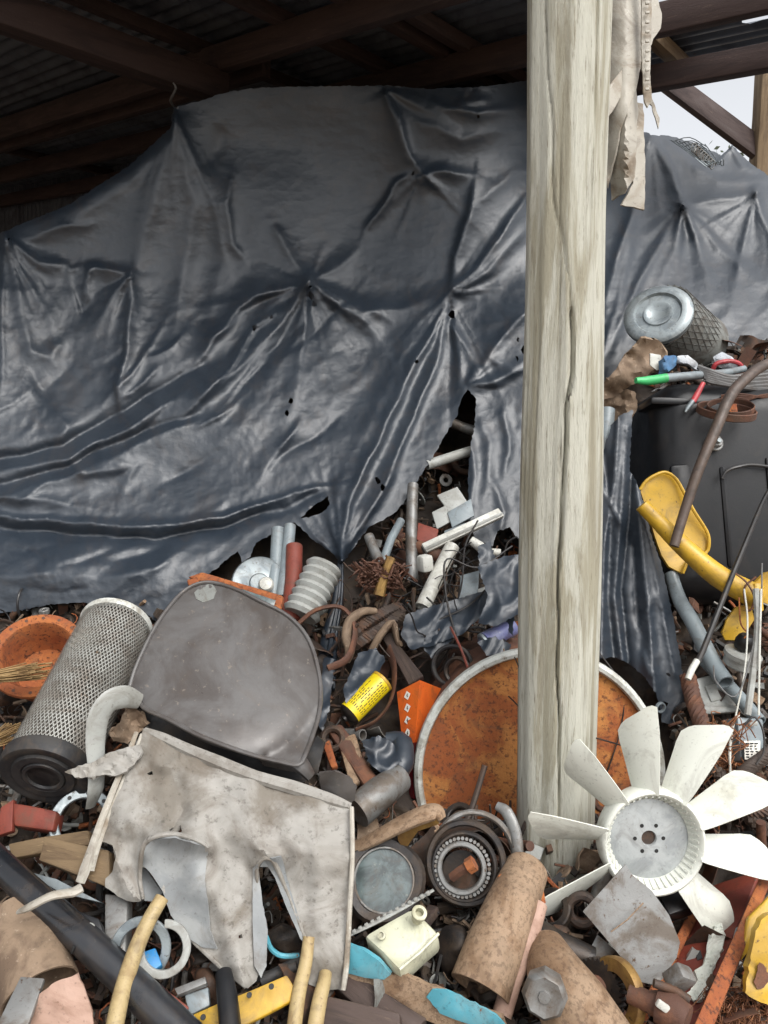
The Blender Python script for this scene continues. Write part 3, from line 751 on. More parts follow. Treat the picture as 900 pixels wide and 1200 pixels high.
# ---------------------------------------------------------------- the round wooden pole in front
def pole():
    m = MB(); n = 190; seg = 150
    bot = np.array(P(648, 1035, 1.74)); ray = np.array(P(667, 0, 1)) - np.array(CAM)
    top = np.array(CAM) + ray * (bot[1] / ray[1])
    d = (top - bot); d /= d[2]
    zs = np.linspace(0, top[2] + .5, n)
    # crack: photo points down the face -> angle round the pole
    V = []; L = []
    cr = [(640, 8), (647, 120), (650, 235), (668, 330), (671, 440), (662, 480), (660, 560), (654, 640), (652, 760), (655, 900)]
    cz = []; cx = []
    for (u, v) in cr:
        r_ = np.array(P(u, v, 1)) - np.array(CAM); tt = (bot[1] - .08) / r_[1]; q = np.array(CAM) + r_ * tt; cz.append(q[2]); cx.append(q[0])
    o = np.argsort(cz); cz = np.array(cz)[o]; cx = np.array(cx)[o]
    cracks = []
    rg = random.Random(12)
    for _ in range(16): cracks.append((rg.uniform(-1.25, 1.25), rg.uniform(.2, 3.4), rg.uniform(.12, .5), rg.uniform(.002, .006)))
    for z in zs:
        c = bot + d * (z - bot[2])
        r = .0848 + .0035 * math.sin(z * 2.1) + .002 * math.sin(z * 5.3 + 1)
        r = r * (1.0 if z < 2.3 else 1.0)
        ax = math.asin(max(-.95, min(.95, (np.interp(z, cz, cx) - c[0]) / r))) + .02 * math.sin(z * 31)
        on = np.clip((z - .55) * 3, 0, 1)
        deep = (.022 if z < 1.72 else .006) * on
        wd = .038 if 1.2 < z < 1.75 else .026
        for k in range(seg):
            # angle from the side facing the viewer, denser there
            a = -math.pi + 2 * math.pi * k / seg
            rr = r + .0022 * math.sin(5 * a + z * .8) + .0016 * math.sin(11 * a - z * 1.7) + .0012 * noise.noise(Vector((a * 9, z * 1.2, 0))) + .0008 * noise.noise(Vector((a * 40, z * 2.5, 3)))
            rr -= deep * math.exp(-((a - ax) / wd) ** 2)
            for (ca, z0, hl, dd) in cracks:
                if abs(z - z0) < hl: rr -= dd * (1 - ((z - z0) / hl) ** 2) * math.exp(-((a - ca - .03 * math.sin(z * 9 + ca)) / .022) ** 2)
            # knot
            q2 = ((a - ax - .10) / .09) ** 2 + ((z - kz) / .03) ** 2
            rr += .004 * math.exp(-q2) - .008 * math.exp(-q2 * 7)
            V.append((c[0] + rr * math.sin(a), c[1] - rr * math.cos(a), z)); L.append((rr * math.sin(a), -rr * math.cos(a), z))
    F = [(i * seg + k, i * seg + (k + 1) % seg, (i + 1) * seg + (k + 1) % seg, (i + 1) * seg + k) for i in range(n - 1) for k in range(seg)]
    F.append(tuple((n - 1) * seg + k for k in range(seg)))
    m.add(V, L, F)
    return m, bot, d
r_ = np.array(P(670, 462, 1)) - np.array(CAM); kz = (np.array(CAM) + r_ * 1.65)[2]
pm, PBOT, PDIR = pole()
mkn = MB()
_r = np.array(P(670, 468, 1)) - np.array(CAM); _q = np.array(CAM) + _r * ((PBOT[1] - .078) / _r[1])
for j in range(6):
    a = 2 * math.pi * j / 6
mkn.add([_q + np.array((.008 * math.cos(2 * math.pi * j / 12), -.006, .016 * math.sin(2 * math.pi * j / 12))) for j in range(12)] + [_q + np.array((.006 * math.cos(2 * math.pi * j / 12), .02, .012 * math.sin(2 * math.pi * j / 12))) for j in range(12)], [(0, 0, j * .01) for j in range(24)], [tuple(range(12))] + [(j, 12 + j, 12 + (j + 1) % 12, (j + 1) % 12) for j in range(12)])
KN = []
for (u_, v_, r_k) in ((693, 62, .0055), (695, 112, .004), (640, 300, .003), (676, 700, .0035), (628, 905, .004), (660, 262, .003)):
    rr_ = np.array(P(u_, v_, 1)) - np.array(CAM); lo, hi = 1.2, 2.0
    for _ in range(40):
        md_ = (lo + hi) / 2; q_ = np.array(CAM) + rr_ * md_; c_ = PBOT + PDIR * (q_[2] - PBOT[2])
        if (q_[0] - c_[0]) ** 2 + (q_[1] - c_[1]) ** 2 < .0850 ** 2 and q_[1] < c_[1] + .02: hi = md_
        else: lo = md_
    q_ = np.array(CAM) + rr_ * lo; c_ = PBOT + PDIR * (q_[2] - PBOT[2]); n_ = (q_ - c_) / np.linalg.norm(q_ - c_); sx_ = np.cross(n_, (0, 0, 1))
    mk_ = MB(); ring_ = [q_ + sx_ * r_k * math.cos(j * .5236) + np.array((0, 0, 1)) * 1.7 * r_k * math.sin(j * .5236) for j in range(12)]
    mk_.add([p_ + n_ * .0015 for p_ in ring_] + [p_ - n_ * .02 for p_ in ring_], [(0, 0, j * .01) for j in range(24)], [tuple(range(12))] + [(j, 12 + j, 12 + (j + 1) % 12, (j + 1) % 12) for j in range(12)])
    KN.append(('knot', mk_, DKBW))
thing('wooden_pole', 'thick round weathered wooden pole with long cracks standing in the scrap', 'pole', [('shaft', pm, POSTW), ('knot', mkn, DKBW)] + KN, world=False, sharp=60)

# ================================================================== things: right side
def D_(u, v, lift=0.0): return float(dp(u, v)) - lift

# hide flaps nailed to the pole
def flap(out, d, seed, th=3, bul=.03, nz=(.006, 60)):
    m = MB(); m.sheet(out, d, thick=th, step=6, bulge=bul, nz=nz, jag=.8, seed=seed); return m
f1 = flap([(700,-60),(752,-60),(756,0),(754,60),(746,104),(727,150),(712,220),(704,145),(708,60)], lambda u, v: 1.640 + .0009 * np.abs(u - 735) - .0001 * (v - 50), 1)
f2 = flap([(742,56),(748,60),(738,92),(726,118),(718,130),(705,146),(711,104),(728,82)], lambda u, v: 1.595 + .0012 * (u - 705), 2, 2, .01)
f3 = flap([(716,118),(744,96),(748,128),(745,190),(744,208),(730,226),(716,234),(713,180)], lambda u, v: 1.620 + .002 * np.abs(u - 735), 3, 3, .015)
f4 = flap([(744,120),(754,122),(756,200),(755,246),(729,240),(742,215)], lambda u, v: 1.640 + .001 * (u - 740), 4, 3, .006)
f5 = flap([(756,-40),(768,-10),(776,15),(774,34),(766,46),(757,62)], lambda u, v: 1.680 + .0012 * (u - 757), 5, 2, .01)
f6 = flap([(757,118),(764,124),(772,150),(773,138),(764,116),(758,108)], lambda u, v: 1.670 + 0 * u, 6, 2, 0)
zs = MB(); zs.sheet([(753,-50),(765,-50),(763,40),(762,90),(764,116),(759,126),(755,118),(752,60)], lambda u, v: 1.612 + 0 * u, thick=3, step=4, nz=(.002, 20), jag=.4)
zt = MB()
for i in range(13):
    zt.box((758.5, -30 + i * 11.2, 1.604), (5, 3.2, 2.4), (0, 0, 4), .8)
thing('hide_flaps', 'stiff beige torn flaps with a ribbed strip nailed on the top of the wooden pole', 'torn cover',
      [('flap', f1, HIDE), ('flap', f2, HIDE), ('flap', f3, HIDE), ('flap', f4, HIDE), ('flap', f5, HIDE), ('flap', f6, HIDE), ('ribbed_strip', zs, HIDE, [('ribs', zt, HIDE)])])

# wire mesh and spring lying on the sheet, far right
m = MB()
for i in range(9): m.tube([(786 + i * 5, 164 + i * .6, 2.97), (806 + i * 5, 178 + i * 2, 2.9), (828 + i * 2.5, 196 - i * 1.2, 2.86)], .55, seg=4, sm=3)
for i in range(9): m.tube([(788 + i * 5, 166 + i * 3.4, 2.965 - i * .012), (808 + i * 3, 161 + i * 4, 2.95 - i * .012), (828 + i * .6, 172 + i * 2.9, 2.93 - i * .008)], .55, seg=4, sm=3)
thing('wire_netting', 'scrap of bent wire netting lying on the black sheet top right', 'wire netting', (m, GALV))
m = MB(); h = []
for i in range(120):
    t = i / 119; a = t * 2 * math.pi * 9
    h.append((812 + 24 * t + 5 * math.cos(a) * .6, 172 + 22 * t + 6 * math.sin(a), 2.88 + .006 * math.cos(a)))
m.tube(h, .7, seg=5); thing('coil_spring', 'thin open wire coil spring lying beside the netting on the sheet', 'spring', (m, STEEL))

# galvanised filter element with its round end cap
ax = axis_frame((-.45, .38, 1))[2]
body0 = C(771, 368, 2.42)
mc = MB(); mc.lathe((771, 368, 2.42), (-.5, .42, 1.0), [(0, 1), (10, 1), (12, 2.5), (16, 2.5), (17, .8), (25, .8), (27, 4), (33, 4), (37, 2), (39, 0), (39, -6), (37, -7)], 40)
mb = MB(); mb.tube([(776, 371, 2.45), (795, 389, 2.56), (816, 404, 2.68)], [36, 36, 38], seg=36, hollow=.03)
mw = MB()
A0, A1 = C(776, 371, 2.45), C(816, 404, 2.68); xx, yy, aa = axis_frame(A1 - A0); Lb = np.linalg.norm(A1 - A0); rb = 36.8 * 2.55 / FPX
for sgn in (1, -1):
    for k in range(30):
        pts = [A0 + aa * Lb * j / 8 + rb * (xx * math.cos(2 * math.pi * k / 30 + sgn * j * .1) + yy * math.sin(2 * math.pi * k / 30 + sgn * j * .1)) for j in range(9)]
        mw.tube(pts, .0011 * FPX / FPX, seg=4, px=False, cap=False)
thing('filter_element', 'air filter with a round galvanised end cap lying tilted above the black tank', 'air filter', [('end_cap', mc, GALV), ('core', mb, GRUBBY), ('mesh', mw, STEEL)])

# crumpled muddy sheet
m = MB(); m.sheet([(752,396),(772,399),(780,410),(783,425),(768,432),(752,446),(738,452),(718,466),(704,468),(706,450),(722,432),(733,414),(748,404)], lambda u, v: 2.30 + .02 * np.sin(u / 9 + v / 14) + .015 * np.sin(v / 8), thick=4, step=4, nz=(.016, 16), jag=.8)
m2 = MB(); m2.sheet([(710,462),(730,456),(744,458),(748,478),(738,496),(726,501),(716,488),(706,472)], lambda u, v: 2.33 + .02 * np.sin(u / 8), thick=4, step=4, nz=(.015, 14), jag=.8)
m3 = MB(); m3.sheet([(762,414),(774,416),(778,430),(770,434),(762,428)], lambda u, v: 2.262 + 0 * u, thick=3, step=4, nz=(.006, 12))
thing('crumpled_sheet', 'crumpled muddy brown sheet metal piece beside the pole under the round filter cap', 'scrap sheet', [('upper_fold', m, CARD), ('lower_fold', m2, CARD), ('torn_liner', m3, PVC)])

# the black tank
T0 = (880, 585, 2.40)
def tankpt(u, v, lift=0): return (u, v, 2.24 + .0001 * (u - 740) - lift)
mt = MB(); mt.box((898, 588, 2.42), (318, 244, 170), (-4, 0, -2), 34, dent=0)
ml = MB(); ml.box((800, 476, 2.27), (92, 9, 50), (-4, 0, -2), 3)
ms = MB(); ms.lathe((0, 0, 1), (0, 0, 1), [(0, 0)], 3) if False else None
ms = MB(); ms.box((800, 590, 2.185), (24, 92, 10), (-4, 0, 4), 5)
mr = MB(); mr.box((905, 600, 2.185), (9, 130, 10), (-4, 0, 3), 4)
mr2 = MB(); mr2.box((850, 606, 2.185), (8, 120, 10), (-4, 0, 3), 4)
mn = MB(); mn.disc((838, 519, 2.178), (.1, .25, 1), 10, 3, 20); mn.lathe((838, 519, 2.174), (.1, .25, 1), [(0, 7), (6, 7), (7, 6), (7, 0)], 6)
mc2 = MB(); mc2.lathe((838, 519, 2.170), (.1, .25, 1), [(3.2, 4), (3.2, 9), (2.6, 10), (0, 10)], 10)
thing('fuel_tank', 'big black plastic tank with a hexagon plug and moulded ribs at the right', 'tank', [('body', mt, BLKP), ('lip', ml, BLKP), ('recess_rib', ms, BLKP), ('rib', mr, BLKP), ('rib', mr2, BLKP), ('plug', mn, STEEL, [('bolt', mc2, GALV)])])

# things lying on the tank
m = MB(); m.tube([(745, 446, 2.17), (760, 446, 2.18), (781, 443, 2.19)], [3.5, 5.5, 5.5], seg=12, sm=3)
m2 = MB(); m2.tube([(780, 443, 2.19), (815, 440, 2.22), (850, 437, 2.26), (872, 432, 2.3)], [5, 5, 4.6, 4], seg=10, sm=3)
thing('green_tool', 'grey rod tool with a green grip lying on the tank', 'hand tool', [('grip', m, GREEN), ('shaft', m2, GPVC)])
m = MB(); m.tube([(824, 449, 2.2), (817, 462, 2.185), (812, 471, 2.18)], [2.6, 3.6, 3.4], seg=10)
m2 = MB(); m2.tube([(812, 470, 2.18), (806, 478, 2.175), (803, 483, 2.17)], [3.2, 2.8, 1.2], seg=10)
thing('red_pen', 'thin tool with a red handle and a silver tip hanging over the tank edge', 'hand tool', [('handle', m, REDP), ('tip', m2, GALV)])
m = MB(); m.sheet([(772,438),(772,424),(780,416),(793,417),(793,428),(784,436)], lambda u, v: 2.25 + 0 * u, thick=5, step=3.5, bulge=.02, nz=(.012, 10), jag=.6); thing('blue_rag', 'small crumpled blue rag beside the green grip', 'rag', (m, CLOTHB))
m = MB(); m.sheet([(794,417),(806,416),(818,426),(817,434),(806,426),(793,426)], lambda u, v: 2.26 + 0 * u, thick=5, step=3.5, bulge=.02, nz=(.01, 9), jag=.5); thing('white_rag', 'small crumpled white rag beside the blue one on the tank', 'rag', (m, CLOTHW))
m = MB(); m.sheet([(836,418),(846,412),(860,420),(870,430),(850,434),(838,428)], lambda u, v: 2.31 + 0 * u, thick=5, step=3.5, bulge=.02, nz=(.01, 9), jag=.5); thing('grey_rag', 'small grey white rag under the pink hose on the tank', 'rag', (m, CLOTHW))
m = MB(); m.tube([(835, 433, 2.3), (840, 426, 2.29), (855, 423, 2.29), (866, 426, 2.3), (870, 432, 2.31)], 2.6, seg=8, sm=5); thing('pink_hose', 'short pink curved hose end above the cable bundle', 'hose', (m, REDP))
m = MB()
for k in range(6):
    m.tube([(818 + 2 * k, 430 + 3 * k, 2.235 - .004 * k), (835, 436 + 2.4 * k, 2.21), (858 + 2 * k, 442 + 2.5 * k + 2 * math.sin(k * 2), 2.22), (890, 436 + 4 * k, 2.25), (930, 430 + 5 * k, 2.28)], 3.1, seg=7, sm=5)
thing('cable_bundle', 'bundle of thick grey cables lying across the tank top', 'cable bundle', (m, GCABLE))
m = MB()
for k in range(5): m.tube([(845, 464 + 2.5 * k, 2.21), (868, 462 + 2.2 * k, 2.2), (900, 466 - k, 2.22), (940, 462, 2.24)], 1.6, seg=6, sm=4)
thing('rusty_wires', 'loose brown rusty wires strewn over the tank top', 'wires', (m, RUSTB))
m = MB(); m.ring((851, 482, 2.14), (.05, 1, .42), 33, 31, 9, 36, 1); m.ring((856, 478, 2.15), (-.1, 1, .5), 26, 24.5, 8, 32, 1)
m2 = MB(); m2.block([(846, 476, 2.12), (864, 472, 2.13), (866, 486, 2.12), (848, 488, 2.11)], 8, 2)
thing('strap_coil', 'rusty coiled strap with a buckle lying flat on the tank', 'strap', [('strap', m, RUSTB), ('buckle', m2, RUSTO)])
# brown coated rod
m = MB(); m.tube([(790, 640, 1.98), (800, 606, 1.99), (818, 552, 2.0), (838, 505, 2.02), (856, 464, 2.05), (876, 442, 2.08), (896, 428, 2.12), (930, 418, 2.16)], [5.6, 5.6, 6, 6.4, 6.6, 6.6, 6.4, 6], seg=12, sm=6); thing('bent_rod', 'thick bent brown coated rod leaning across the tank front', 'rod', (m, BROD))
m = MB(); m.tube([(846, 561, 2.16), (852, 552, 2.16), (866, 547, 2.16), (884, 545, 2.17), (920, 550, 2.18)], 2, seg=8, sm=5); m.tube([(912, 560, 2.0), (896, 584, 2.0), (874, 636, 1.98), (852, 690, 1.94), (826, 757, 1.88), (818, 775, 1.86)], [2.4, 2.6, 3, 3.2, 3.4, 3.4], seg=9, sm=5)
m2 = MB(); m2.tube([(817, 774, 1.86), (811, 784, 1.85), (806, 796, 1.84)], [3.8, 4, 3.6], seg=10)
thing('black_cable', 'black cable with a white sleeve on its end hanging before the tank', 'cable', [('cable', m, CABLE), ('sleeve', m2, PVC)])

# yellow bracket with its tube
m = MB(); m.sheet([(750,574),(758,563),(772,555),(782,554),(793,562),(803,580),(812,598),(818,606),(828,622),(831,634),(828,646),(808,654),(800,672),(784,664),(775,650),(768,630),(760,604)], lambda u, v: 2.14 - .0004 * (v - 560), thick=4, step=6, bulge=-.012, nz=(.003, 40))
m1 = MB(); m1.tube([(750,574,2.13),(758,563,2.13),(772,555,2.13),(782,554,2.13),(793,562,2.13),(803,580,2.12),(814,600,2.11),(828,622,2.105),(831,636,2.10),(827,648,2.10),(808,655,2.09),(800,672,2.085)], 2, seg=8, sm=3)
m2 = MB(); m2.tube([(752, 592, 2.06), (772, 612, 2.05), (800, 640, 2.02), (840, 674, 1.99), (872, 692, 1.97), (888, 700, 1.96)], [8.5, 9.5, 11, 13, 14, 13.5], seg=18, sm=5)
m3 = MB(); m3.disc((888, 700, 1.955), (.8, -.3, .5), 15, 5, 18); m3.block([(884, 683, 1.94), (893, 683, 1.94), (896, 716, 1.92), (887, 718, 1.92)], 8, 2)
m4 = MB(); m4.sheet([(846,742),(852,726),(862,712),(880,708),(884,726),(874,742),(862,750),(850,750)], lambda u, v: 1.99 + 0 * u, thick=4, step=6, nz=(.006, 30))
m5 = MB(); m5.sheet([(884,684),(896,672),(930,664),(930,690),(900,708),(890,704)], lambda u, v: 1.965 + 0 * u, thick=5, step=6, nz=(.005, 30))
thing('yellow_bracket', 'yellow painted steel bracket with a thick tube in front of the tank', 'bracket', [('plate', m, YEL, [('rolled_edge', m1, YEL)]), ('tube', m2, YEL, [('collar', m3, YEL)]), ('tab', m4, YEL), ('tab', m5, YEL)])

# hanging plastic strip right of the pole
def strip_d(u, v):
    d = np.interp(v, [470, 600, 720, 860], [2.2, 2.13, 2.08, 1.99])
    for (pts, am, wd) in (([(726,470),(720,560),(708,640),(704,770)], 12, 8), ([(742,520),(738,600),(728,690),(738,790)], -12, 6), ([(745,560),(752,640),(760,720),(768,820)], 13, 11), ([(735,500),(728,600),(720,700),(730,780)], 9, 6), ([(752,590),(772,690),(790,790)], 8, 7), ([(765,700),(748,740),(760,790)], 6, 7), ([(706,520),(716,600),(712,700),(722,790)], -8, 6), ([(700,560),(725,610)], 6, 6), ([(742,640),(745,700),(752,760)], -8, 6)):
        ds, sp, sd = seg_dist(u, v, pts); d = d - am * .0024 * np.exp(-(ds / wd) * 1.1)
    r3 = 1 - np.abs(pn(u / 17, v / 24, 33)) * 2; r2 = 1 - np.abs(pn(u / 9, v / 11, 34)) * 2
    return d - .0024 * (.8 * r3 + .2 * r2)
m = MB(); m.sheet([(716,498),(728,486),(742,480),(739,520),(738,552),(744,560),(750,576),(757,600),(764,630),(775,660),(782,690),(790,730),(797,770),(803,808),(801,826),(794,838),(786,850),(776,846),(774,830),(768,812),(756,794),(740,780),(722,770),(700,772),(690,700),(698,600),(704,540)], strip_d, thick=0, step=3, jag=.8, holes=[[(778,822),(783,824),(781,829),(776,827)]])
thing('hanging_plastic', 'ragged strip of black plastic sheet hanging between the pole and the yellow tube', 'plastic sheet', (m, TARP), sharp=180)
m = MB(); m.tube([(712, 480, 2.25), (708, 520, 2.22), (702, 570, 2.18), (692, 640, 2.12)], 9, seg=14, hollow=.14); thing('grey_pipe', 'straight grey pipe standing half hidden behind the pole edge', 'pipe', (m, GPVC))
m = MB(); m.ring((774, 829, 1.93), (.3, -.2, 1), 6.5, 4.6, 4, 20); thing('small_ring', 'small grey ring lying on the foot of the hanging plastic strip', 'ring', (m, GPVC))

# grey pipes, box and connectors at the right
m = MB(); m.tube([(786, 672, 2.12), (796, 702, 2.08), (812, 730, 2.03), (836, 778, 1.95), (850, 800, 1.9)], [8, 8.5, 9, 9.5, 9.8], seg=16, sm=5, hollow=.2); thing('bent_grey_pipe', 'bent grey plastic pipe with an open end leading down from the yellow bracket', 'pipe', (m, GPVC))
m = MB(); m.tube([(822, 770, 2.02), (850, 800, 1.95), (872, 824, 1.9), (890, 846, 1.85)], [8, 8, 8, 8], seg=14, sm=3, hollow=.2); thing('lower_grey_pipe', 'second grey plastic pipe passing under the bent one', 'pipe', (m, GPVC))
m = MB(); m.block([(812, 796, 1.96), (842, 788, 1.98), (866, 826, 1.94), (830, 836, 1.92)], 26, 4)
m2 = MB(); m2.block([(826, 803, 1.948), (842, 799, 1.955), (852, 818, 1.942), (834, 823, 1.93)], 4, 2)
m3 = MB(); m3.block([(816, 826, 1.93), (862, 826, 1.93), (868, 834, 1.92), (820, 838, 1.92)], 12, 3)
thing('switch_box', 'light grey plastic switch box with a square cover lying under the pipes', 'box', [('body', m, LGREY), ('cover', m2, LGREY), ('flange', m3, LGREY)])
m = MB(); m.block([(864, 840, 1.80), (895, 842, 1.81), (897, 892, 1.77), (868, 892, 1.76)], 34, 3)
m2 = MB(); m2.block([(872, 868, 1.762), (891, 868, 1.772), (891, 890, 1.757), (873, 890, 1.75)], 1, .3)
m3 = MB()
for i in range(6):
    for j in range(3):
        m3.block([(874 + 5.2 * j, 870.5 + 3.2 * i, 1.758 - .0012 * i + .003 * j), (878 + 5.2 * j - (i * j) % 3, 870.5 + 3.2 * i, 1.758 - .0012 * i + .003 * j), (878 + 5.2 * j - (i * j) % 3, 872 + 3.2 * i, 1.7575 - .0012 * i + .003 * j), (874 + 5.2 * j, 872 + 3.2 * i, 1.7575 - .0012 * i + .003 * j)], .5, 0)
m4 = MB(); m4.box((882, 848, 1.79), (10, 5, 6), (0, 0, 10), 1.2)
thing('grey_control_box', 'grey steel box with a white printed label at the right edge', 'box', [('case', m, GPVC), ('label_plate', m2, WHT, [('print', m3, INK)]), ('clip', m4, LGREY)])
m = MB(); m.lathe((869, 772, 1.93), (.15, 1, .35), [(0, -9), (17, -9), (19, -7), (19, 2), (21, 3), (21, 8), (19, 9), (0, 9)], 28)
m2 = MB(); m2.lathe((872, 755, 1.93), (.15, 1, .35), [(10, -5), (11, -2), (11, 5), (9, 10), (7, 12), (0, 12)], 18)
thing('cable_gland', 'round grey cap with a black plug on top beside the thin wires', 'connector', [('cap', m, LGREY), ('plug', m2, BLKP)])
m = MB(); m.tube([(886, 690, 1.88), (888, 730, 1.86), (884, 775, 1.84), (876, 838, 1.80)], 4, seg=8, sm=3); thing('cable_conduit', 'thin light grey conduit standing at the right edge before the cap', 'conduit', (m, LGREY))
# wires near the right edge
def wire(name, label, mt_, pts, r=1.0, sm=6, group=None, cat='wire'):
    m = MB(); m.tube(pts, r, seg=6, sm=sm); return thing(name, label, cat, (m, mt_), group)
wire('thin_wire', 'thin white wire hanging over the grey control box', PVC, [(872, 690, 1.86), (876, 730, 1.85), (872, 790, 1.82), (858, 860, 1.76), (855, 905, 1.73)], 1)
wire('thin_wire', 'thin white wire looping down left of the grey control box', PVC, [(866, 838, 1.79), (858, 850, 1.77), (855, 880, 1.74), (856, 905, 1.72)], 1.3)
wire('thin_wire', 'thin dark wire curving over the front of the grey control box', CABLE, [(872, 850, 1.75), (884, 840, 1.75), (894, 856, 1.74), (895, 880, 1.73), (886, 896, 1.72)], 1.3)
wire('thin_wire', 'thin brown wire knotted round the end of the yellow tube', RUSTB, [(862, 672, 1.93), (876, 684, 1.92), (884, 702, 1.91), (877, 716, 1.92), (872, 690, 1.93), (886, 676, 1.93)], 1.2)
wire('thin_wire', 'copper coloured wire dangling below the yellow tube end', RUSTO, [(866, 700, 1.93), (868, 730, 1.92), (876, 742, 1.91), (872, 748, 1.91)], .9)
wire('thin_wire', 'long thin grey wire falling from the tank to the fan', GCABLE, [(893, 660, 1.93), (890, 720, 1.88), (866, 812, 1.8), (840, 800, 1.82), (836, 780, 1.86)], .9)
wire('thin_wire', 'pale wire standing upright at the right frame edge', PVC, [(892, 690, 1.87), (890, 770, 1.83), (889, 838, 1.8)], 1.2)
# wire rope
def rope(pts, r, n=6, turns=6, px=True):
    m = MB(); base = [C(*p) for p in pts]; base = smooth_path(base, 10); N_k = len(base); sc = np.mean([p[2] for p in pts]) / FPX
    for k in range(n):
        q = []
        for i, p in enumerate(base):
            t = base[min(i + 1, N_k - 1)] - base[max(i - 1, 0)]; x, y, _ = axis_frame(t); a = 2 * math.pi * (k / n + turns * i / N_k)
            q.append(p + (x * math.cos(a) + y * math.sin(a)) * r * .62 * sc)
        m.tube(q, r * .5 * sc, seg=6, px=False)
    return m
thing('wire_rope', 'thick rusty twisted wire rope end left of the switch box', 'wire rope', (rope([(806, 792, 1.9), (812, 818, 1.87), (820, 842, 1.83), (828, 868, 1.8)], 9, 6, 2.6), RUSTB))
thing('wire_rope', 'coil of grey brown wire rope at the right edge below the control box', 'wire rope', (rope([(930, 860, 1.8), (900, 884, 1.76), (872, 906, 1.72), (858, 930, 1.7), (880, 950, 1.68), (930, 940, 1.7)], 8, 6, 7), RUSTD))
thing('wire_rope', 'brown wire rope strands lying behind the right fan blades', 'wire rope', (rope([(800, 900, 1.76), (840, 905, 1.74), (880, 960, 1.68), (930, 985, 1.66)], 8, 6, 7), RUSTD))
m = MB(); tr = random.Random(9)
for i in range(70):
    a = tr.uniform(0, 6.28); u0, v0 = 848 + tr.uniform(-14, 22), 878 + tr.uniform(-30, 40)
    m.tube([(u0, v0, 1.77), (u0 + tr.uniform(-16, 16), v0 + tr.uniform(-16, 16), 1.74 + tr.uniform(-.02, .03)), (u0 + tr.uniform(-24, 24), v0 + tr.uniform(-24, 24), 1.75)], .7, seg=4, sm=3)
thing('wire_tangle', 'tangled ball of rusty brown wire between the fan and the control box', 'wire tangle', (m, NEEDLE))

# rusted drum
dc = (632, 906, 1.885); dax = (.02, .02, 1)
mb = MB(); mb.lathe(dc, dax, [(141, -15), (141, -90), (144, -95), (144, -102), (141, -108), (141, -230), (144, -235), (141, -245), (141, -330), (0, -330)], 72)
mr = MB(); mr.lathe(dc, dax, [(138, -6), (137, 3), (139, 7), (143, 8), (147, 5), (148, 0), (147, -6), (143, -9)], 80, closed=True)
mf = MB(); mf.lathe(dc, dax, [(138.5, -2), (137, -9), (132, -11), (112, -11), (109, -8.5), (104, -8.5), (101, -11), (62, -10), (58, -8), (52, -8), (49, -10), (0, -9)], 80)
mg = MB(); mg.lathe((708, 940, 1.885), dax, [(13, -9), (13, -2), (11, 0), (7, 0), (6, -3), (0, -3)], 20)
mpr = MB(); mpr.sheet([(494,900),(500,872),(510,856),(518,862),(516,884),(522,902),(514,926),(506,944),(497,930)], lambda u, v: 1.9012 + 0 * u, thick=1.2, step=5, jag=2.0)
thing('steel_drum', 'rusty orange steel drum with a white rim lying end on behind the pole', 'drum', [('body', mb, RUSTB), ('rim', mr, WHRIM), ('end_plate', mf, DRUMR, [('bung', mg, RUSTB), ('paint_remnant', mpr, GRUBBY)])])
wire('thin_wire', 'thin dark wire slung across the pole in front of the drum', CABLE, [(596, 816, 1.80), (618, 836, 1.665), (650, 853, 1.64), (695, 864, 1.665), (735, 876, 1.78), (752, 886, 1.84), (768, 880, 1.86)], .9)
wire('thin_wire', 'thin dark wire drooping from the hanging plastic over the drum face', CABLE, [(700, 762, 1.9), (722, 792, 1.9), (731, 820, 1.9), (726, 860, 1.89), (708, 915, 1.89)], .8)
wire('thin_wire', 'thin dark wire running down the left side of the pole', CABLE, [(603, 770, 1.72), (616, 800, 1.665), (636, 832, 1.645), (648, 846, 1.642)], .8)
for k, (pts, lb) in enumerate((([(590, 760, 1.9), (596, 790, 1.9), (600, 815, 1.9), (588, 840, 1.9)], 'thin reddish wire hanging loosely over the left drum rim'), ([(580, 770, 1.9), (590, 800, 1.9), (597, 830, 1.9), (598, 862, 1.9)], 'second reddish wire trailing further down the left drum face'))):
    wire('thin_wire', lb, TAN, pts, .8)

# ---------------------------------------------------------------- the fan
fax = np.array((.02, .04, 1.0)); fax /= np.linalg.norm(fax)
fc = (765, 987, 1.52); fs = fc[2] / FPX; fo = C(*fc)
fx = np.cross((0, 1, 0), fax); fx /= np.linalg.norm(fx); fy = np.cross(fax, fx)
mh = MB(); mh.lathe(fc, fax, [(46, -22), (60, -22), (62, -18), (62, 2), (60, 6), (58, 7), (56, 6), (54, 2), (47, -12)][::-1], 64, closed=True)
mri = MB()
for k in range(44):
    a = 2 * math.pi * k / 44; q = fo + (fx * math.cos(a) + fy * math.sin(a)) * 51 * fs + fax * -4.5 * fs
    bm = bmesh.new(); bmesh.ops.create_cube(bm, size=1)
    for v in bm.verts: v.co = Vector((v.co.x * 3.4 * fs, v.co.y * 2.6 * fs, v.co.z * 14 * fs))
    M = np.array((fx * math.cos(a) + fy * math.sin(a), -fx * math.sin(a) + fy * math.cos(a), fax)).T @ rotm((0, 26, 0))
    mri.frombm(bm, M, q)
md = MB()
md.lathe(fc, fax, [(8.5, -13), (9.2, -11.5), (44, -11.5), (47.4, -12.5), (47.4, -18), (8.5, -18)], 56, closed=True)
mbo = MB(); mho = MB()
mho.lathe((fc[0], fc[1], fc[2]), fax, [(8.4, -17), (8.4, -15), (0, -15)], 20)
holes = []
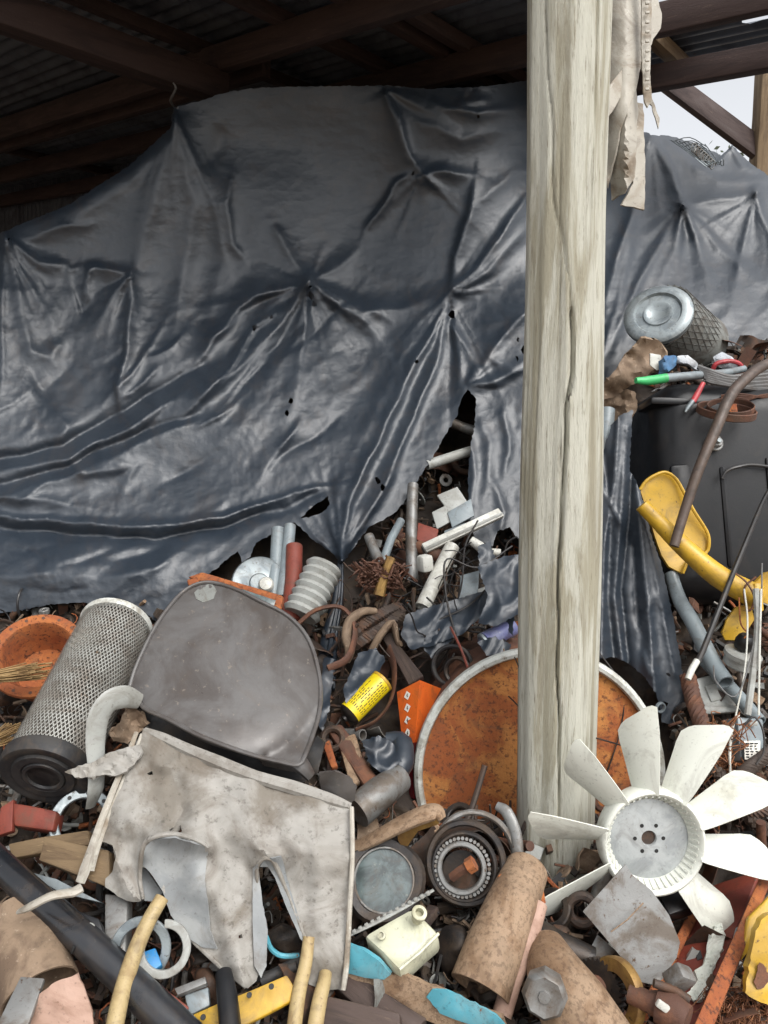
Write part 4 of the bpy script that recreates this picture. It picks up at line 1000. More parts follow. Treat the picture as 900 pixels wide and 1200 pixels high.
for k in range(6):
    a = R(0 + 60 * k); q = fo + (fx * math.cos(a) + fy * math.sin(a)) * 17 * fs + fax * -11.4 * fs
    mbo = MB(); x, y, z = axis_frame(fax); V = [q]; L = [(0, 0, 0)]
    for j in range(12): V.append(q + (x * math.cos(j * math.pi / 6) + y * math.sin(j * math.pi / 6)) * 2.4 * fs + fax * .1 * fs); L.append((0, 0, 0))
    mbo.add(V, L, [(0, 1 + j, 1 + (j + 1) % 12) for j in range(12)]); holes.append(('bolt_hole', mbo, INK))
mbk = MB(); mbk.lathe(fc, fax, [(46, -19), (46, -24), (20, -34), (0, -34)], 32)
parts = [('hub', mh, NYL, [('hub_ribs', mri, NYL)]), ('hub_plate', md, HUBM, holes + [('bore', mho, RUSTD)]), ('hub_back', mbk, NYL)]
def blade(ang, ln, pitch, seed):
    m = MB(); nr, nc = 14, 9; a = R(ang); rad = fx * math.cos(a) + fy * math.sin(a); tan = -fx * math.sin(a) + fy * math.cos(a)
    V = []; L = []
    for side in (1, -1):
        for i in range(nr + 1):
            t = i / nr; r = 56 + (ln - 56) * t
            w0 = 16.5 + 8.5 * min(1, t * 1.4) ** .8
            p = -R(pitch * (1.12 - .25 * t))
            for j in range(nc + 1):
                c = (j / nc - .5) * 2
                rr = r - 15 * c * t ** 2.5 - (7 * max(0, abs(c) - .7) / .3 * t ** 4)
                ch = c * w0
                h = .12 * w0 * (1 - c * c) * (1 if True else 0)
                th = 1.3 * (1 - .6 * c * c)
                pos = fo + rad * rr * fs + (tan * math.cos(p) + fax * math.sin(p)) * ch * fs + (fax * math.cos(p) - tan * math.sin(p)) * (h + side * th) * fs + fax * (-4) * fs
                V.append(pos); L.append((r * fs, ch * fs, side * .001 + seed))
    n1 = (nr + 1) * (nc + 1); F = []
    for i in range(nr):
        for j in range(nc):
            q = (i * (nc + 1) + j, i * (nc + 1) + j + 1, (i + 1) * (nc + 1) + j + 1, (i + 1) * (nc + 1) + j)
            F.append(q); F.append(tuple(n1 + x for x in reversed(q)))
    rim = [i * (nc + 1) for i in range(nr + 1)] + [nr * (nc + 1) + j for j in range(1, nc + 1)] + [i * (nc + 1) + nc for i in range(nr - 1, -1, -1)] + [j for j in range(nc - 1, 0, -1)]
    for k in range(len(rim)):
        a_, b_ = rim[k], rim[(k + 1) % len(rim)]; F.append((b_, a_, n1 + a_, n1 + b_))
    m.add(V, L, F); return m
for k, (a, ln) in enumerate(((-49, 141), (-9, 146), (27, 152), (62, 152), (96, 150), (133, 142), (172, 142), (211, 158), (251, 140))):
    parts.append(('blade', blade(a, ln, 26 if a == -49 else 44, k), NYL))
thing('radiator_fan', 'white nylon radiator fan with nine blades and a grey centre plate leaning on the pole', 'fan', parts)

# grey blade plate in front of the fan
m = MB(); m.sheet([(733,1013),(742,1026),(764,1044),(784,1072),(797,1104),(793,1122),(776,1148),(765,1154),(748,1150),(733,1128),(712,1102),(683,1068)], lambda u, v: 1.40 - .00045 * (v - 1080) + .02 * ((u - 740) / 55.) ** 2 * .5, thick=3, step=8, nz=(.0015, 40))
m2 = MB(); m2.tube([(716, 1092, 1.393), (735, 1078, 1.388), (754, 1058, 1.396)], .8, seg=4)
thing('bent_steel_plate', 'curved dull grey steel plate propped against the front of the fan', 'plate', [('plate', m, STEEL), ('scratch', m2, TAN)])

# ================================================================== things: left side
# mesh air filter
fa, fb = C(52, 908, 1.60), C(136, 735, 1.98); ax = fb - fa; Lf = np.linalg.norm(ax); ax /= Lf; xx, yy, _ = axis_frame(ax); rf = 50 * 1.62 / FPX
mcap = MB(); mcap.lathe((52, 908, 1.60), tuple(-ax), [(52, -16), (54, -14), (54, -2), (51, 3), (46, 4), (40, 1), (38, 1), (36, 4), (27, 4), (25, 2), (22, -3), (13, -4), (0, -4)], 48)
mrg = MB(); mrg.lathe((52, 908, 1.60), tuple(-ax), [(19, 2), (20, 5), (24, 5), (25, 2)], 40)
mpl = MB(); V = []; L = []; npl = 90
for j in range(2):
    for k in range(npl * 2):
        a = math.pi * k / npl; r = rf * (.97 if k % 2 else .86)
        p = fa + ax * (.03 + (Lf - .05) * j) + (xx * math.cos(a) + yy * math.sin(a)) * r; V.append(p); L.append((math.cos(a) * r, math.sin(a) * r, j * Lf))
mpl.add(V, L, [(k, (k + 1) % (2 * npl), 2 * npl + (k + 1) % (2 * npl), 2 * npl + k) for k in range(2 * npl)])
mw = MB(); nh = 66; nl = 40
for sg in (1, -1):
    for k in range(nh):
        V = []; L = []
        for j in range(nl + 1):
            t = j / nl
            for w_ in (-1, 1):
                a = 2 * math.pi * (k / nh + sg * t * .36) + w_ * .0135
                dent = 1 - .05 * math.exp(-((t - .72) / .15) ** 2 - ((math.cos(a - 1.5) - 1) / .25) ** 2)
                V.append(fa + ax * (.02 + (Lf - .03) * t) + (xx * math.cos(a) + yy * math.sin(a)) * rf * (1.0 + .006 * sg) * dent); L.append((math.cos(a) * rf, math.sin(a) * rf, t * Lf))
        mw.add(V, L, [(2 * j, 2 * j + 1, 2 * j + 3, 2 * j + 2) for j in range(nl)])
mtop = MB(); mtop.lathe((136, 735, 1.98), tuple(ax), [(36, -3), (41, -3), (42.5, 0), (42, 4), (39, 5), (36, 3)], 48, closed=True)
thing('mesh_air_filter', 'long cylindrical air filter in grey wire mesh with a black rubber end cap', 'air filter', [('end_cap', mcap, BLKR, [('raised_ring', mrg, BLKR)]), ('pleats', mpl, PAPER), ('wire_mesh', mw, WIREM), ('top_rim', mtop, WHRIM)])

# rusty housing
m = MB(); hc = (44, 768, 1.96); hx = (.16, .62, .8)
m.lathe(hc, hx, [(22, -60), (36, -52), (46, -20), (48, -6), (53, -4), (54, 0), (53, 3), (42, 3), (40, 0), (37, -24), (30, -44), (0, -48)], 40)
hls = []
hx_, hy_, ha_ = axis_frame(hx); hs_ = hc[2] / FPX
for k in range(16):
    a = 2 * math.pi * k / 16; q = C(*hc) + (hx_ * math.cos(a) + hy_ * math.sin(a)) * 48 * hs_ + ha_ * 3.2 * hs_
    mm = MB(); V = [q]; L = [(0, 0, 0)]
    for j in range(8): V.append(q + (hx_ * math.cos(j * .7854) + hy_ * math.sin(j * .7854)) * 2 * hs_ + ha_ * .05 * hs_); L.append((0, 0, 0))
    mm.add(V, L, [(0, 1 + j, 1 + (j + 1) % 8) for j in range(8)]); hls.append(('bolt_hole', mm, RUSTB))
thing('rusty_housing', 'orange rusted bell housing with a ring of bolt holes at the left edge', 'housing', [('shell', m, RUSTO, hls)])
def straw_bunch(u, v, d, du, dv, n, sp, seed):
    m = MB(); tr = random.Random(seed)
    for i in range(n):
        a, b = tr.uniform(-sp, sp), tr.uniform(-sp, sp)
        m.tube([(u + a * .4, v + b * .4, d + tr.uniform(-.01, .01)), (u + du * .5 + a * .7, v + dv * .5 + b, d + tr.uniform(-.015, .015)), (u + du * tr.uniform(.8, 1.05) + a, v + dv + b * 1.2, d + tr.uniform(-.02, .02))], .7, seg=4, sm=2)
    return m
thing('straw_bunch', 'bunch of dry straw stalks lying over the rusty housing', 'straw', (straw_bunch(-30, 796, 1.83, 82, -10, 60, 8, 1), STRAW))
thing('straw_bunch', 'small bunch of dry straw below the rusty housing by the filter cap', 'straw', (straw_bunch(-30, 878, 1.7, 52, -22, 50, 8, 2), STRAW))

# dark seat pad
PADO = [(152,805),(158,785),(168,762),(180,738),(196,714),(214,694),(232,684),(252,683),(280,692),(304,704),(332,718),(350,733),(363,752),(371,776),(376,806),(374,836),(367,860),(358,884),(350,896),(330,893),(297,885),(262,873),(230,860),(196,842),(168,829)]
def pad_d(u, v):
    q = np.hypot((u - 265) / 112, (v - 790) / 104)
    return 1.86 - .00185 * (v - 690) * .9 + .0002 * (u - 265) - .045 * np.clip(1 - q * q, 0, 1) ** .6
m = MB(); m.sheet(PADO, pad_d, thick=14, step=6, nz=(.002, 50))
mr = MB(); mr.tube([(u, v, float(pad_d(np.array([u]), np.array([v]))[0]) - .004) for (u, v) in PADO + PADO[:1]], 2.5, seg=8, sm=3)
mu = MB(); mu.sheet([(168,829),(196,842),(230,860),(262,873),(297,885),(330,893),(352,897),(372,862),(380,872),(372,906),(356,916),(330,912),(296,905),(258,890),(222,876),(190,862),(160,842)], lambda u, v: 1.625 - .0003 * (v - 860), thick=6, step=6, nz=(.006, 24), jag=.8)
mpat = MB(); mpat.sheet([(228,694),(236,686),(248,685),(254,692),(250,702),(238,706),(230,702)], lambda u, v: pad_d(u, v) - .002, thick=1, step=4, jag=.8)
thing('seat_pad', 'big dark grey seat back pad with piped border lying above the torn cover', 'seat', [('pad', m, PADM, [('worn_patch', mpat, GRUBBY)]), ('piping', mr, PADM), ('underlay', mu, BLKR)])

# torn light vinyl cover
COV = [(168,853),(178,858),(206,872),(240,886),(275,902),(300,910),(336,920),(360,928),(390,938),(412,944),(414,960),(413,1000),(411,1050),(408,1100),(404,1150),(400,1160),(376,1160),(362,1153),(360,1144),(366,1126),(360,1108),(351,1088),(341,1062),(330,1036),(319,1012),(312,1006),(304,1010),(299,1020),(302,1050),(311,1078),(311,1105),(308,1132),(300,1150),(290,1159),(279,1152),(266,1141),(250,1126),(230,1108),(215,1092),(204,1074),(196,1052),(186,1036),(174,1018),(166,1016),(166,1040),(165,1056),(152,1057),(138,1050),(124,1040),(123,1030),(132,1022),(136,1004),(132,990),(121,986),(113,988),(118,972),(132,944),(146,914),(158,886)]
def cov_d(u, v):
    d = np.interp(v, [850, 900, 1000, 1100, 1170], [1.56, 1.50, 1.42, 1.36, 1.33]) + .0001 * np.abs(u - 280)
    for (pts, am, wd) in (([(150,960),(200,975),(260,968),(330,985),(400,1010)], .014, 26), ([(168,1000),(176,980),(200,978),(245,992)], .014, 9), ([(300,1012),(306,998),(318,1004)], .012, 9), ([(230,920),(220,980),(235,1040)], .009, 20), ([(360,960),(372,1040),(385,1120)], .010, 24), ([(290,930),(300,980)], .008, 18), ([(215,950),(205,970),(212,985)], -.008, 7), ([(180,890),(196,900),(210,890)], .006, 8), ([(260,1060),(275,1110),(285,1150)], .012, 16), ([(135,1000),(145,1030),(160,1050)], .010, 10)):
        ds, sp, sd = seg_dist(u, v, pts); d = d - 1.7 * am * np.exp(-(ds / wd) ** 2)
    return d
def cov(out, lift, th, mt_, nz=(.007, 30), step=4.5, jag=.7, holes=()):
    m = MB(); m.sheet(out, lambda u, v: cov_d(u, v) + lift, thick=th, step=step, nz=nz, jag=jag, holes=holes); return m
mc = cov(COV, 0, 4, VINYL, holes=[[(206,974),(211,966),(213,974),(209,980)], [(279,1096),(283,1094),(284,1099),(280,1100)], [(172,906),(178,904),(179,908),(174,909)]])
fl1 = cov([(166,992),(178,984),(205,982),(240,992),(244,998),(240,1030),(246,1090),(254,1112),(236,1110),(214,1094),(200,1072),(190,1044),(176,1022),(167,1014)], -.006, 2, FLAP, (.003, 40), 6, .3)
fl1b = cov([(164,1014),(172,1020),(190,1046),(184,1056),(170,1056),(164,1050)], .03, 3, FLAP, (.003, 30), 6, .3)
fl2 = cov([(305,1016),(310,1006),(330,1004),(336,1030),(350,1075),(356,1105),(352,1100),(336,1064),(322,1028),(314,1016)], -.004, 2, FLAP, (.002, 30), 6, .3)
fl3 = cov([(296,1018),(302,1014),(308,1060),(314,1090),(312,1132),(306,1146),(298,1132),(296,1080)], -.007, 2, FLAP, (.002, 30), 6, .3)
pl = [(158,858),(146,890),(134,918),(118,958),(106,992),(98,1018),(92,1034)]
hem = MB(); hem.tube([(u + 2, v, float(cov_d(np.array([u]), np.array([v]))[0]) - .004) for u, v in pl], [3, 4, 4, 4.5, 5, 7, 6], seg=8, sm=4, flat=.7)
hem2 = MB(); hem2.tube([(u + 8, v + 2, float(cov_d(np.array([u]), np.array([v]))[0]) - .002) for u, v in pl[:-1]], [2, 2.4, 2.4, 3, 3.6, 5], seg=8, sm=4, flat=.7)
hem3 = MB(); hem3.tube([(412, 946, 1.465), (413, 1000, 1.41), (410, 1060, 1.375), (406, 1130, 1.345), (402, 1160, 1.33)], [3, 3, 3, 3.4, 3], seg=8, sm=4)
def lip(pts, r, off=.003):
    q = MB(); q.tube([(u, v, float(cov_d(np.array([u]), np.array([v]))[0]) - off) for u, v in pts], r, seg=8, sm=4); return q
roll = lip([(170,855),(190,864),(222,879),(258,894),(300,910),(345,923),(388,937),(411,945)], [3, 6, 7, 8, 7, 8, 7, 4], -.002)
lip1 = lip([(168,1054),(164,1030),(166,1000),(172,986),(186,979),(208,978),(232,985),(244,993)], [2, 2.6, 3, 3.4, 3.2, 3, 2.6, 1.5], .004)
lip2 = lip([(302,1040),(301,1018),(306,1008),(314,1005),(322,1012),(333,1036),(348,1074),(364,1118)], [1.6, 2.4, 3, 3, 3, 2.8, 2.6, 2], .002)
lip3 = lip([(204,1074),(216,1092),(236,1112),(262,1136),(288,1157)], [1.5, 2.4, 2.6, 2.6, 2], 0)
tie = MB(); tie.tube([(96, 1040, 1.33), (84, 1046, 1.32), (60, 1050, 1.30), (36, 1062, 1.30), (22, 1068, 1.32)], [8, 8, 7, 7, 4], seg=10, sm=5, flat=.6)
strap = cov([(76,904),(92,898),(112,892),(124,884),(135,880),(150,876),(164,872),(166,880),(160,892),(148,904),(136,909),(120,908),(104,911),(88,911)], -.02, 4, VINYL, (.008, 12), 4, .9)
curl = MB(); curl.tube([(164, 822, 1.60), (146, 817, 1.56), (128, 822, 1.53), (116, 840, 1.52), (112, 868, 1.52), (113, 900, 1.52), (112, 926, 1.52), (106, 946, 1.54)], [9, 14, 15, 14, 12, 10, 10, 6], seg=12, sm=5, flat=.3, roll=80)
rag1 = MB(); rag1.sheet([(148,830),(156,824),(166,838),(172,850),(160,862),(150,872),(132,868),(128,858),(140,846)], lambda u, v: 1.60 + .01 * np.sin(u / 5), thick=4, step=4, nz=(.014, 12), jag=.9)
curl2 = MB(); curl2.sheet([(374,906),(392,904),(410,910),(418,922),(416,938),(408,943),(392,938),(376,928)], lambda u, v: 1.50 - .02 * np.exp(-((u - 396) / 12) ** 2) + .0008 * (v - 920), thick=3, step=4, nz=(.004, 14), jag=.5)
curl3 = MB(); curl3.tube([(322, 892, 1.60), (336, 890, 1.575), (352, 896, 1.56), (364, 910, 1.56)], [6, 12, 13, 8], seg=12, sm=5, hollow=.25, flat=.7)
thing('torn_seat_cover', 'stained pale torn seat cover with two arched cut outs spread on the heap', 'seat cover',
      [('cover', mc, VINYL), ('inner_flap', fl1, FLAP), ('inner_flap', fl1b, FLAP), ('inner_flap', fl2, FLAP), ('inner_flap', fl3, FLAP), ('rolled_edge', roll, VINYL), ('lip', lip1, VINYL), ('lip', lip2, VINYL), ('lip', lip3, VINYL), ('hem', hem, HIDE), ('hem', hem2, HIDE), ('hem', hem3, HIDE), ('tie', tie, HIDE), ('torn_strap', strap, VINYL), ('curled_strap', curl, LGREY), ('torn_scrap', rag1, CARD), ('curled_edge', curl2, PADM), ('rolled_edge', curl3, PADM)])

# hoses held under the cover
m = MB(); m.tube([(190, 1052, 1.36), (176, 1076, 1.335), (162, 1106, 1.31), (150, 1140, 1.28), (140, 1175, 1.25), (130, 1225, 1.21)], [8.5, 9, 9.5, 10, 10, 10.5], seg=16, sm=6); thing('beige_hose', 'single curved beige hose coming down from under the left cut out', 'hose', (m, HOSE))
m = MB(); m.tube([(362, 1098, 1.36), (358, 1130, 1.335), (350, 1165, 1.30), (342, 1225, 1.26)], [7, 8, 8.5, 9], seg=16, sm=5); thing('beige_hose', 'left one of the two braided hoses under the cover at bottom centre', 'hose', (m, HOSE))
m = MB(); m.tube([(384, 1120, 1.40), (380, 1150, 1.33), (374, 1175, 1.30), (366, 1225, 1.26)], [7, 8, 9, 9.5], seg=16, sm=5); thing('beige_hose', 'right one of the two braided hoses under the cover at bottom centre', 'hose', (m, HOSE))

# long black pipe
m = MB(); m.tube([(-40, 972, 1.52), (20, 1032, 1.42), (100, 1102, 1.34), (200, 1198, 1.25), (240, 1236, 1.22)], [16, 17, 18, 19, 19], seg=24, sm=3)
m2 = []
for (u, v) in ((86, 1112), (103, 1130), (116, 1146)):
    q = MB(); q.box((u, v, 1.315), (3, 9, 6), (0, 0, -20), .5); m2.append(('slot_mark', q, INK))
thing('black_pipe', 'long shiny black pipe lying diagonally across the lower left corner', 'pipe', [('pipe', m, GLOSSP)] + m2)

# timber offcuts
def plank(name, label, q, th, mt_=BRWD, cat='timber', bev=2, sub=2, dent=2.0):
    m = MB(); m.block(q, th, bev, dent, sub); return thing(name, label, cat, (m, mt_))
plank('timber_offcut', 'short brown timber offcut with a notched end left of the torn cover', [(50, 980, 1.50), (128, 996, 1.45), (128, 1040, 1.42), (44, 1008, 1.47)], 22)
plank('timber_offcut', 'thin brown timber batten lying behind the notched offcut', [(10, 988, 1.56), (104, 972, 1.55), (106, 990, 1.53), (14, 1006, 1.54)], 14)
plank('timber_offcut', 'dark brown timber beam at the bottom centre under the turquoise strip', [(386, 1150, 1.36), (412, 1138, 1.37), (500, 1192, 1.30), (470, 1225, 1.27)], 34, DKBW)
plank('timber_offcut', 'second dark beam along the bottom edge right of the hoses', [(384, 1166, 1.31), (470, 1188, 1.28), (468, 1240, 1.24), (376, 1200, 1.28)], 20, DKBW)
plank('timber_offcut', 'brown plank slanting down between the rope and the orange can', [(440, 735, 2.16), (452, 733, 2.16), (497, 792, 2.0), (480, 802, 1.99)], 9, DKBW)

# turquoise painted strip
m = MB(); m.sheet([(404,1106),(424,1112),(444,1126),(458,1142),(450,1148),(428,1146),(406,1140)], lambda u, v: 1.36 - .0006 * (u - 404), thick=6, step=6, nz=(.003, 30), bulge=.006)
m2 = MB(); m2.sheet([(404,1134),(428,1144),(470,1142),(508,1158),(548,1176),(590,1194),(600,1230),(560,1220),(500,1196),(450,1168),(404,1148)], lambda u, v: 1.365 - .0005 * (u - 404), thick=8, step=6, nz=(.004, 26), bulge=.006, jag=.6)
m3 = MB(); m3.sheet([(500,1168),(506,1160),(522,1160),(556,1176),(582,1190),(594,1204),(580,1212),(548,1200),(516,1188)], lambda u, v: 1.357 - .0005 * (u - 404), thick=3, step=6, nz=(.003, 26), bulge=.004, jag=.9)
thing('painted_strip', 'curved brown strip with flaking turquoise paint at the bottom centre', 'painted strip', [('blue_end', m, TURQ), ('strip', m2, TAN), ('paint_patch', m3, TURQ)])

# reservoir
m = MB(); m.block([(424, 1096, 1.37), (484, 1062, 1.40), (514, 1094, 1.36), (468, 1138, 1.31)], 40, 7, 2, 1)
m2 = MB(); m2.lathe((490, 1074, 1.365), (.15, .8, .55), [(7, -6), (7.5, 4), (9, 5), (9, 9), (7.5, 10), (5, 10), (5, 2), (0, 2)], 20)
m3 = MB(); m3.lathe((447, 1096, 1.352), (-.1, .6, .8), [(5, -4), (5, 3), (3, 4), (3, 1), (0, 1)], 14)
m4 = MB(); m4.tube([(468, 1136, 1.305), (492, 1116, 1.325), (514, 1094, 1.35)], 2, seg=6)
thing('plastic_reservoir', 'dirty translucent white plastic reservoir with two necks beside the bearing', 'reservoir', [('body', m, RESV, [('seam', m4, RESV)]), ('neck', m2, RESV), ('outlet', m3, RESV)])
m = MB(); m.tube([(400, 1100, 1.385), (436, 1083, 1.387), (472, 1064, 1.40), (508, 1043, 1.42)], [3.5, 4.2, 4.2, 3], seg=8, sm=4, flat=.45)
for k in range(14): m.box((408 + k * 7.2, 1095.5 - k * 3.75, 1.379 + .0022 * k), (4.4, 5, 3), (0, 0, 28), .8)
thing('pale_strip', 'narrow pale notched strip lying slanted above the white reservoir', 'strip', (m, LGREY))

# oval lamp / gasket
lc = (450, 1031, 1.50); la = (-.05, .5, .8)
m = MB(); m.lathe(lc, la, [(34, 2), (36, 5), (44, 6), (48, 2), (48, -8), (40, -16), (34, -10)], 40, closed=True, wob=.02)
m2 = MB(); m2.lathe(lc, la, [(34.5, 0), (33, -8), (24, -16), (0, -20)], 36)
m3 = MB(); m3.ring((450, 1031, 1.495), la, 36, 33.5, 3, 40)
thing('lamp_ring', 'oily oval lamp housing with dull glass under the bronze lever', 'lamp', [('ring', m, OILY), ('lens', m2, GLAS), ('bezel', m3, STEEL)])

# bronze lever / bracket
m = MB(); m.tube([(405, 998, 1.55), (436, 984, 1.53), (470, 966, 1.52), (498, 954, 1.515), (512, 952, 1.515), (518, 960, 1.51)], [9, 11, 13, 14, 13, 8], seg=14, sm=5, flat=.6, roll=20)
m2 = MB(); m2.sheet([(468,972),(498,958),(516,956),(514,966),(490,974),(480,988),(474,998),(466,984)], lambda u, v: 1.50 + .0008 * (v - 960), thick=10, step=6, nz=(.003, 20))
thing('bronze_lever', 'flat bronze coloured lever with a rounded end above the oval lamp', 'lever', [('arm', m, TAN), ('web', m2, BRASS)])

# bearing stack
bc = (546, 1010, 1.53); ba = (-.12, .34, 1)
m = MB(); m.ring(bc, ba, 47, 39, 18, 56, 2)
m1 = MB(); m1.ring((556, 1002, 1.56), (-.05, .4, 1), 50, 43, 10, 56, 2)
m2 = MB(); m2.ring((544, 1015, 1.52), ba, 39, 33, 10, 48, 2)
m3 = MB(); m3.ring((541, 1017, 1.515), ba, 29, 23, 12, 48, 1.5)
x_, y_, a_ = axis_frame(ba); rol = []
for k in range(40):
    a = 2 * math.pi * k / 40; q = C(542, 1016, 1.517) + (x_ * math.cos(a) + y_ * math.sin(a)) * 31 * 1.52 / FPX
    mm = MB(); mm.tube([q - a_ * .008, q + a_ * .008], .0036, seg=8, px=False); rol.append(('roller', mm, STEEL))
m4 = MB(); m4.lathe((541, 1020, 1.55), ba, [(22, 0), (12, -4), (0, -6)], 30)
thing('roller_bearing', 'greasy black roller bearing with bright inner race standing left of the pole', 'bearing', [('outer_race', m, OILY), ('back_ring', m1, STEEL), ('cage', m2, OILY, rol), ('inner_race', m3, STEEL), ('grease', m4, OILY)])
m = MB(); m.tube([(530, 1028, 1.50), (540, 1020, 1.49), (552, 1014, 1.485)], [6, 6, 7], seg=6); m2 = MB(); m2.tube([(548, 1016, 1.486), (556, 1011, 1.484)], [9, 9], seg=6)
thing('rusty_bolt', 'rusty bolt lying inside the roller bearing', 'bolt', [('shank', m, RUSTB), ('head', m2, RUSTO)])
m = MB(); m.tube([(582, 944, 1.60), (594, 952, 1.585), (604, 976, 1.565), (606, 1000, 1.55), (601, 1010, 1.55)], [5, 7, 7, 7, 5], seg=12, sm=5, flat=.5, roll=60); thing('ring_segment', 'curved worn steel ring segment leaning between the bearing and the pole', 'ring segment', (m, STEEL))

# tan half pipe and pink pipe
m = MB(); m.tube([(617, 1020, 1.52), (600, 1060, 1.44), (578, 1115, 1.37), (562, 1160, 1.33)], [27, 30, 33, 34], seg=28, hollow=.1)
m2 = MB(); m2.sheet([(585,1026),(600,1014),(632,1016),(640,1058),(622,1075),(600,1056),(590,1075)], lambda u, v: 1.468 + .001 * (v - 1040) * -1 + .0006 * (u - 610), thick=3, step=5, nz=(.002, 20), jag=.6)
thing('flaking_pipe', 'wide tan pipe section with flaking rusty paint at the bottom', 'pipe', [('shell', m, TAN), ('cardboard_liner', m2, RUSTO)])
m = MB(); m.tube([(632, 1060, 1.44), (620, 1100, 1.39), (600, 1150, 1.34), (588, 1190, 1.31)], [10, 11, 11, 11], seg=16, hollow=.2); thing('pink_pipe', 'narrow pale pink tube along the right side of the flaking pipe', 'pipe', (m, PINK))
m = MB(); m.lathe((612, 1165, 1.30), (-.35, .55, .75), [(0, 8), (12, 8), (20, 6), (24, 0), (24, -30), (22, -70), (0, -70)], 24)
m = MB(); m.tube([(640, 1110, 1.40), (650, 1140, 1.34), (672, 1180, 1.29), (700, 1230, 1.25)], [24, 34, 42, 46], seg=26, sm=4)
m2 = MB(); m2.lathe((638, 1168, 1.235), (-.25, .2, 1), [(0, 4), (7, 4), (8, 2), (12, 2), (22, 4), (26, 0), (27, -6), (25, -24)], 8)
thing('cast_housing', 'brown rusty cast housing with a hexagon nut at the bottom edge', 'casting', [('body', m, TAN), ('nut', m2, STEEL)])

# gear, brass disc, shaft with yoke
def gear(c, axis, r, t, nteeth, hub, th=.12):
    m = MB(); sc = c[2] / FPX; o = C(*c); x, y, a = axis_frame(axis); n = nteeth * 4; V = []; L = []
    for s_ in (1, -1):
        for rr_ in (0, 1):
            for k in range(n):
                an = 2 * math.pi * k / n; q = (r if k % 4 in (0, 1) else r * (1 - th)) if rr_ else hub
                V.append(o + (x * math.cos(an) + y * math.sin(an)) * q * sc + a * s_ * t / 2 * sc); L.append((math.cos(an) * q * sc, math.sin(an) * q * sc, s_ * t * sc))
    F = []
    for k in range(n):
        k2 = (k + 1) % n
        F += [(k, n + k, n + k2, k2), (2 * n + k2, 3 * n + k2, 3 * n + k, 2 * n + k), (n + k, 3 * n + k, 3 * n + k2, n + k2), (k2, 2 * n + k2, 2 * n + k, k)]
    return m.add(V, L, F)
m = gear((703, 1158, 1.36), (-.7, .25, .6), 32, 14, 30, 12, .1); m2 = MB(); m2.lathe((700, 1157, 1.355), (-.7, .25, .6), [(6, 10), (12, 10), (13, 8), (13, -12)], 20)
thing('gear_wheel', 'greasy dark gear wheel standing on edge below the grey plate', 'gear', [('teeth', m, OILY), ('boss', m2, RUSTB)])
m = MB(); m.lathe((722, 1166, 1.33), (-.85, .25, .45), [(24, 6), (38, 6), (40, 3), (40, -5), (38, -7), (33, -7), (31, -2), (24, -3)], 48, closed=True)
thing('brass_ring', 'worn brass edged synchro ring right of the dark gear wheel', 'ring', [('ring', m, BRASS), ('toothed_inner', gear((727, 1168, 1.335), (-.85, .25, .45), 31, 14, 36, 22, .08), OILY)])
m = MB(); m.tube([(738, 1164, 1.30), (760, 1174, 1.28), (782, 1180, 1.265)], [11, 12, 18], seg=18); m.tube([(770, 1178, 1.27), (790, 1186, 1.255), (806, 1196, 1.24)], [18, 21, 16], seg=18)
m2 = MB(); m2.box((796, 1146, 1.28), (26, 28, 20), (20, 20, -30), 4); m3 = MB(); m3.box((778, 1180, 1.24), (20, 9, 6), (0, 0, -35), 2)
m4 = MB(); m4.tube([(766, 1152, 1.27), (790, 1160, 1.265), (808, 1172, 1.255)], 5, seg=10)
thing('shaft_yoke', 'rusty brown shaft end with a yoke and grey block at the bottom', 'shaft', [('shaft', m, RUSTB), ('block', m2, STEEL), ('bright_key', m3, PVC), ('pin', m4, RUSTD)])

# rusty channel with white crust
m = MB(); m.block([(893, 1022, 1.55), (905, 1028, 1.54), (832, 1215, 1.24), (812, 1205, 1.24)], 40, 2, 1, 2)
m2 = MB(); m2.block([(822, 1040, 1.64), (832, 1046, 1.63), (765, 1180, 1.37), (752, 1176, 1.37)], 34, 2, 1, 2)
m3 = MB(); m3.block([(826, 1046, 1.66), (892, 1024, 1.64), (816, 1210, 1.32), (756, 1180, 1.41)], 5, 1, 1, 2)
m4 = MB(); m4.sheet([(838,1084),(846,1082),(850,1096),(846,1112),(840,1130),(832,1150),(824,1170),(812,1172),(806,1164),(818,1148),(814,1138),(826,1128),(828,1108)], lambda u, v: 1.575 - .0016 * (v - 1040), thick=4, step=4, nz=(.006, 9), jag=1.2)
thing('rusty_channel', 'rusty orange steel channel with white crust inside at the lower right', 'steel channel', [('flange', m, RUSTO), ('flange', m2, RUSTO), ('web', m3, REDB), ('crust', m4, SALT)])
# yellow jagged piece, blade edges
m = MB(); m.sheet([(905,1068),(892,1078),(884,1098),(880,1120),(876,1146),(874,1164),(884,1172),(905,1180),(940,1178),(940,1060)], lambda u, v: 1.36 - .0005 * (v - 1060), thick=10, step=6, nz=(.004, 30), jag=1.2)
m2 = MB(); m2.sheet([(884,1150),(890,1128),(898,1134),(902,1146),(896,1158),(888,1160)], lambda u, v: 1.355 - .0005 * (v - 1060), thick=1, step=4, jag=1)
m3 = MB(); m3.block([(878, 1074, 1.43), (905, 1046, 1.46), (905, 1086, 1.42), (868, 1126, 1.38)], 10, 2, 1, 2)
thing('yellow_casing', 'jagged yellow painted casing with a rusty hole at the lower right edge', 'casing', [('panel', m, YEL, [('rust_hole', m2, RUSTB)]), ('edge', m3, YEL)])
plank('grey_bar', 'short blue grey flat bar between the channel and the yellow casing', [(862, 1086, 1.46), (880, 1082, 1.46), (860, 1140, 1.38), (848, 1136, 1.38)], 8, GPVC, 'bar', 1.5, 0, 0)
m = MB(); tr = random.Random(5)
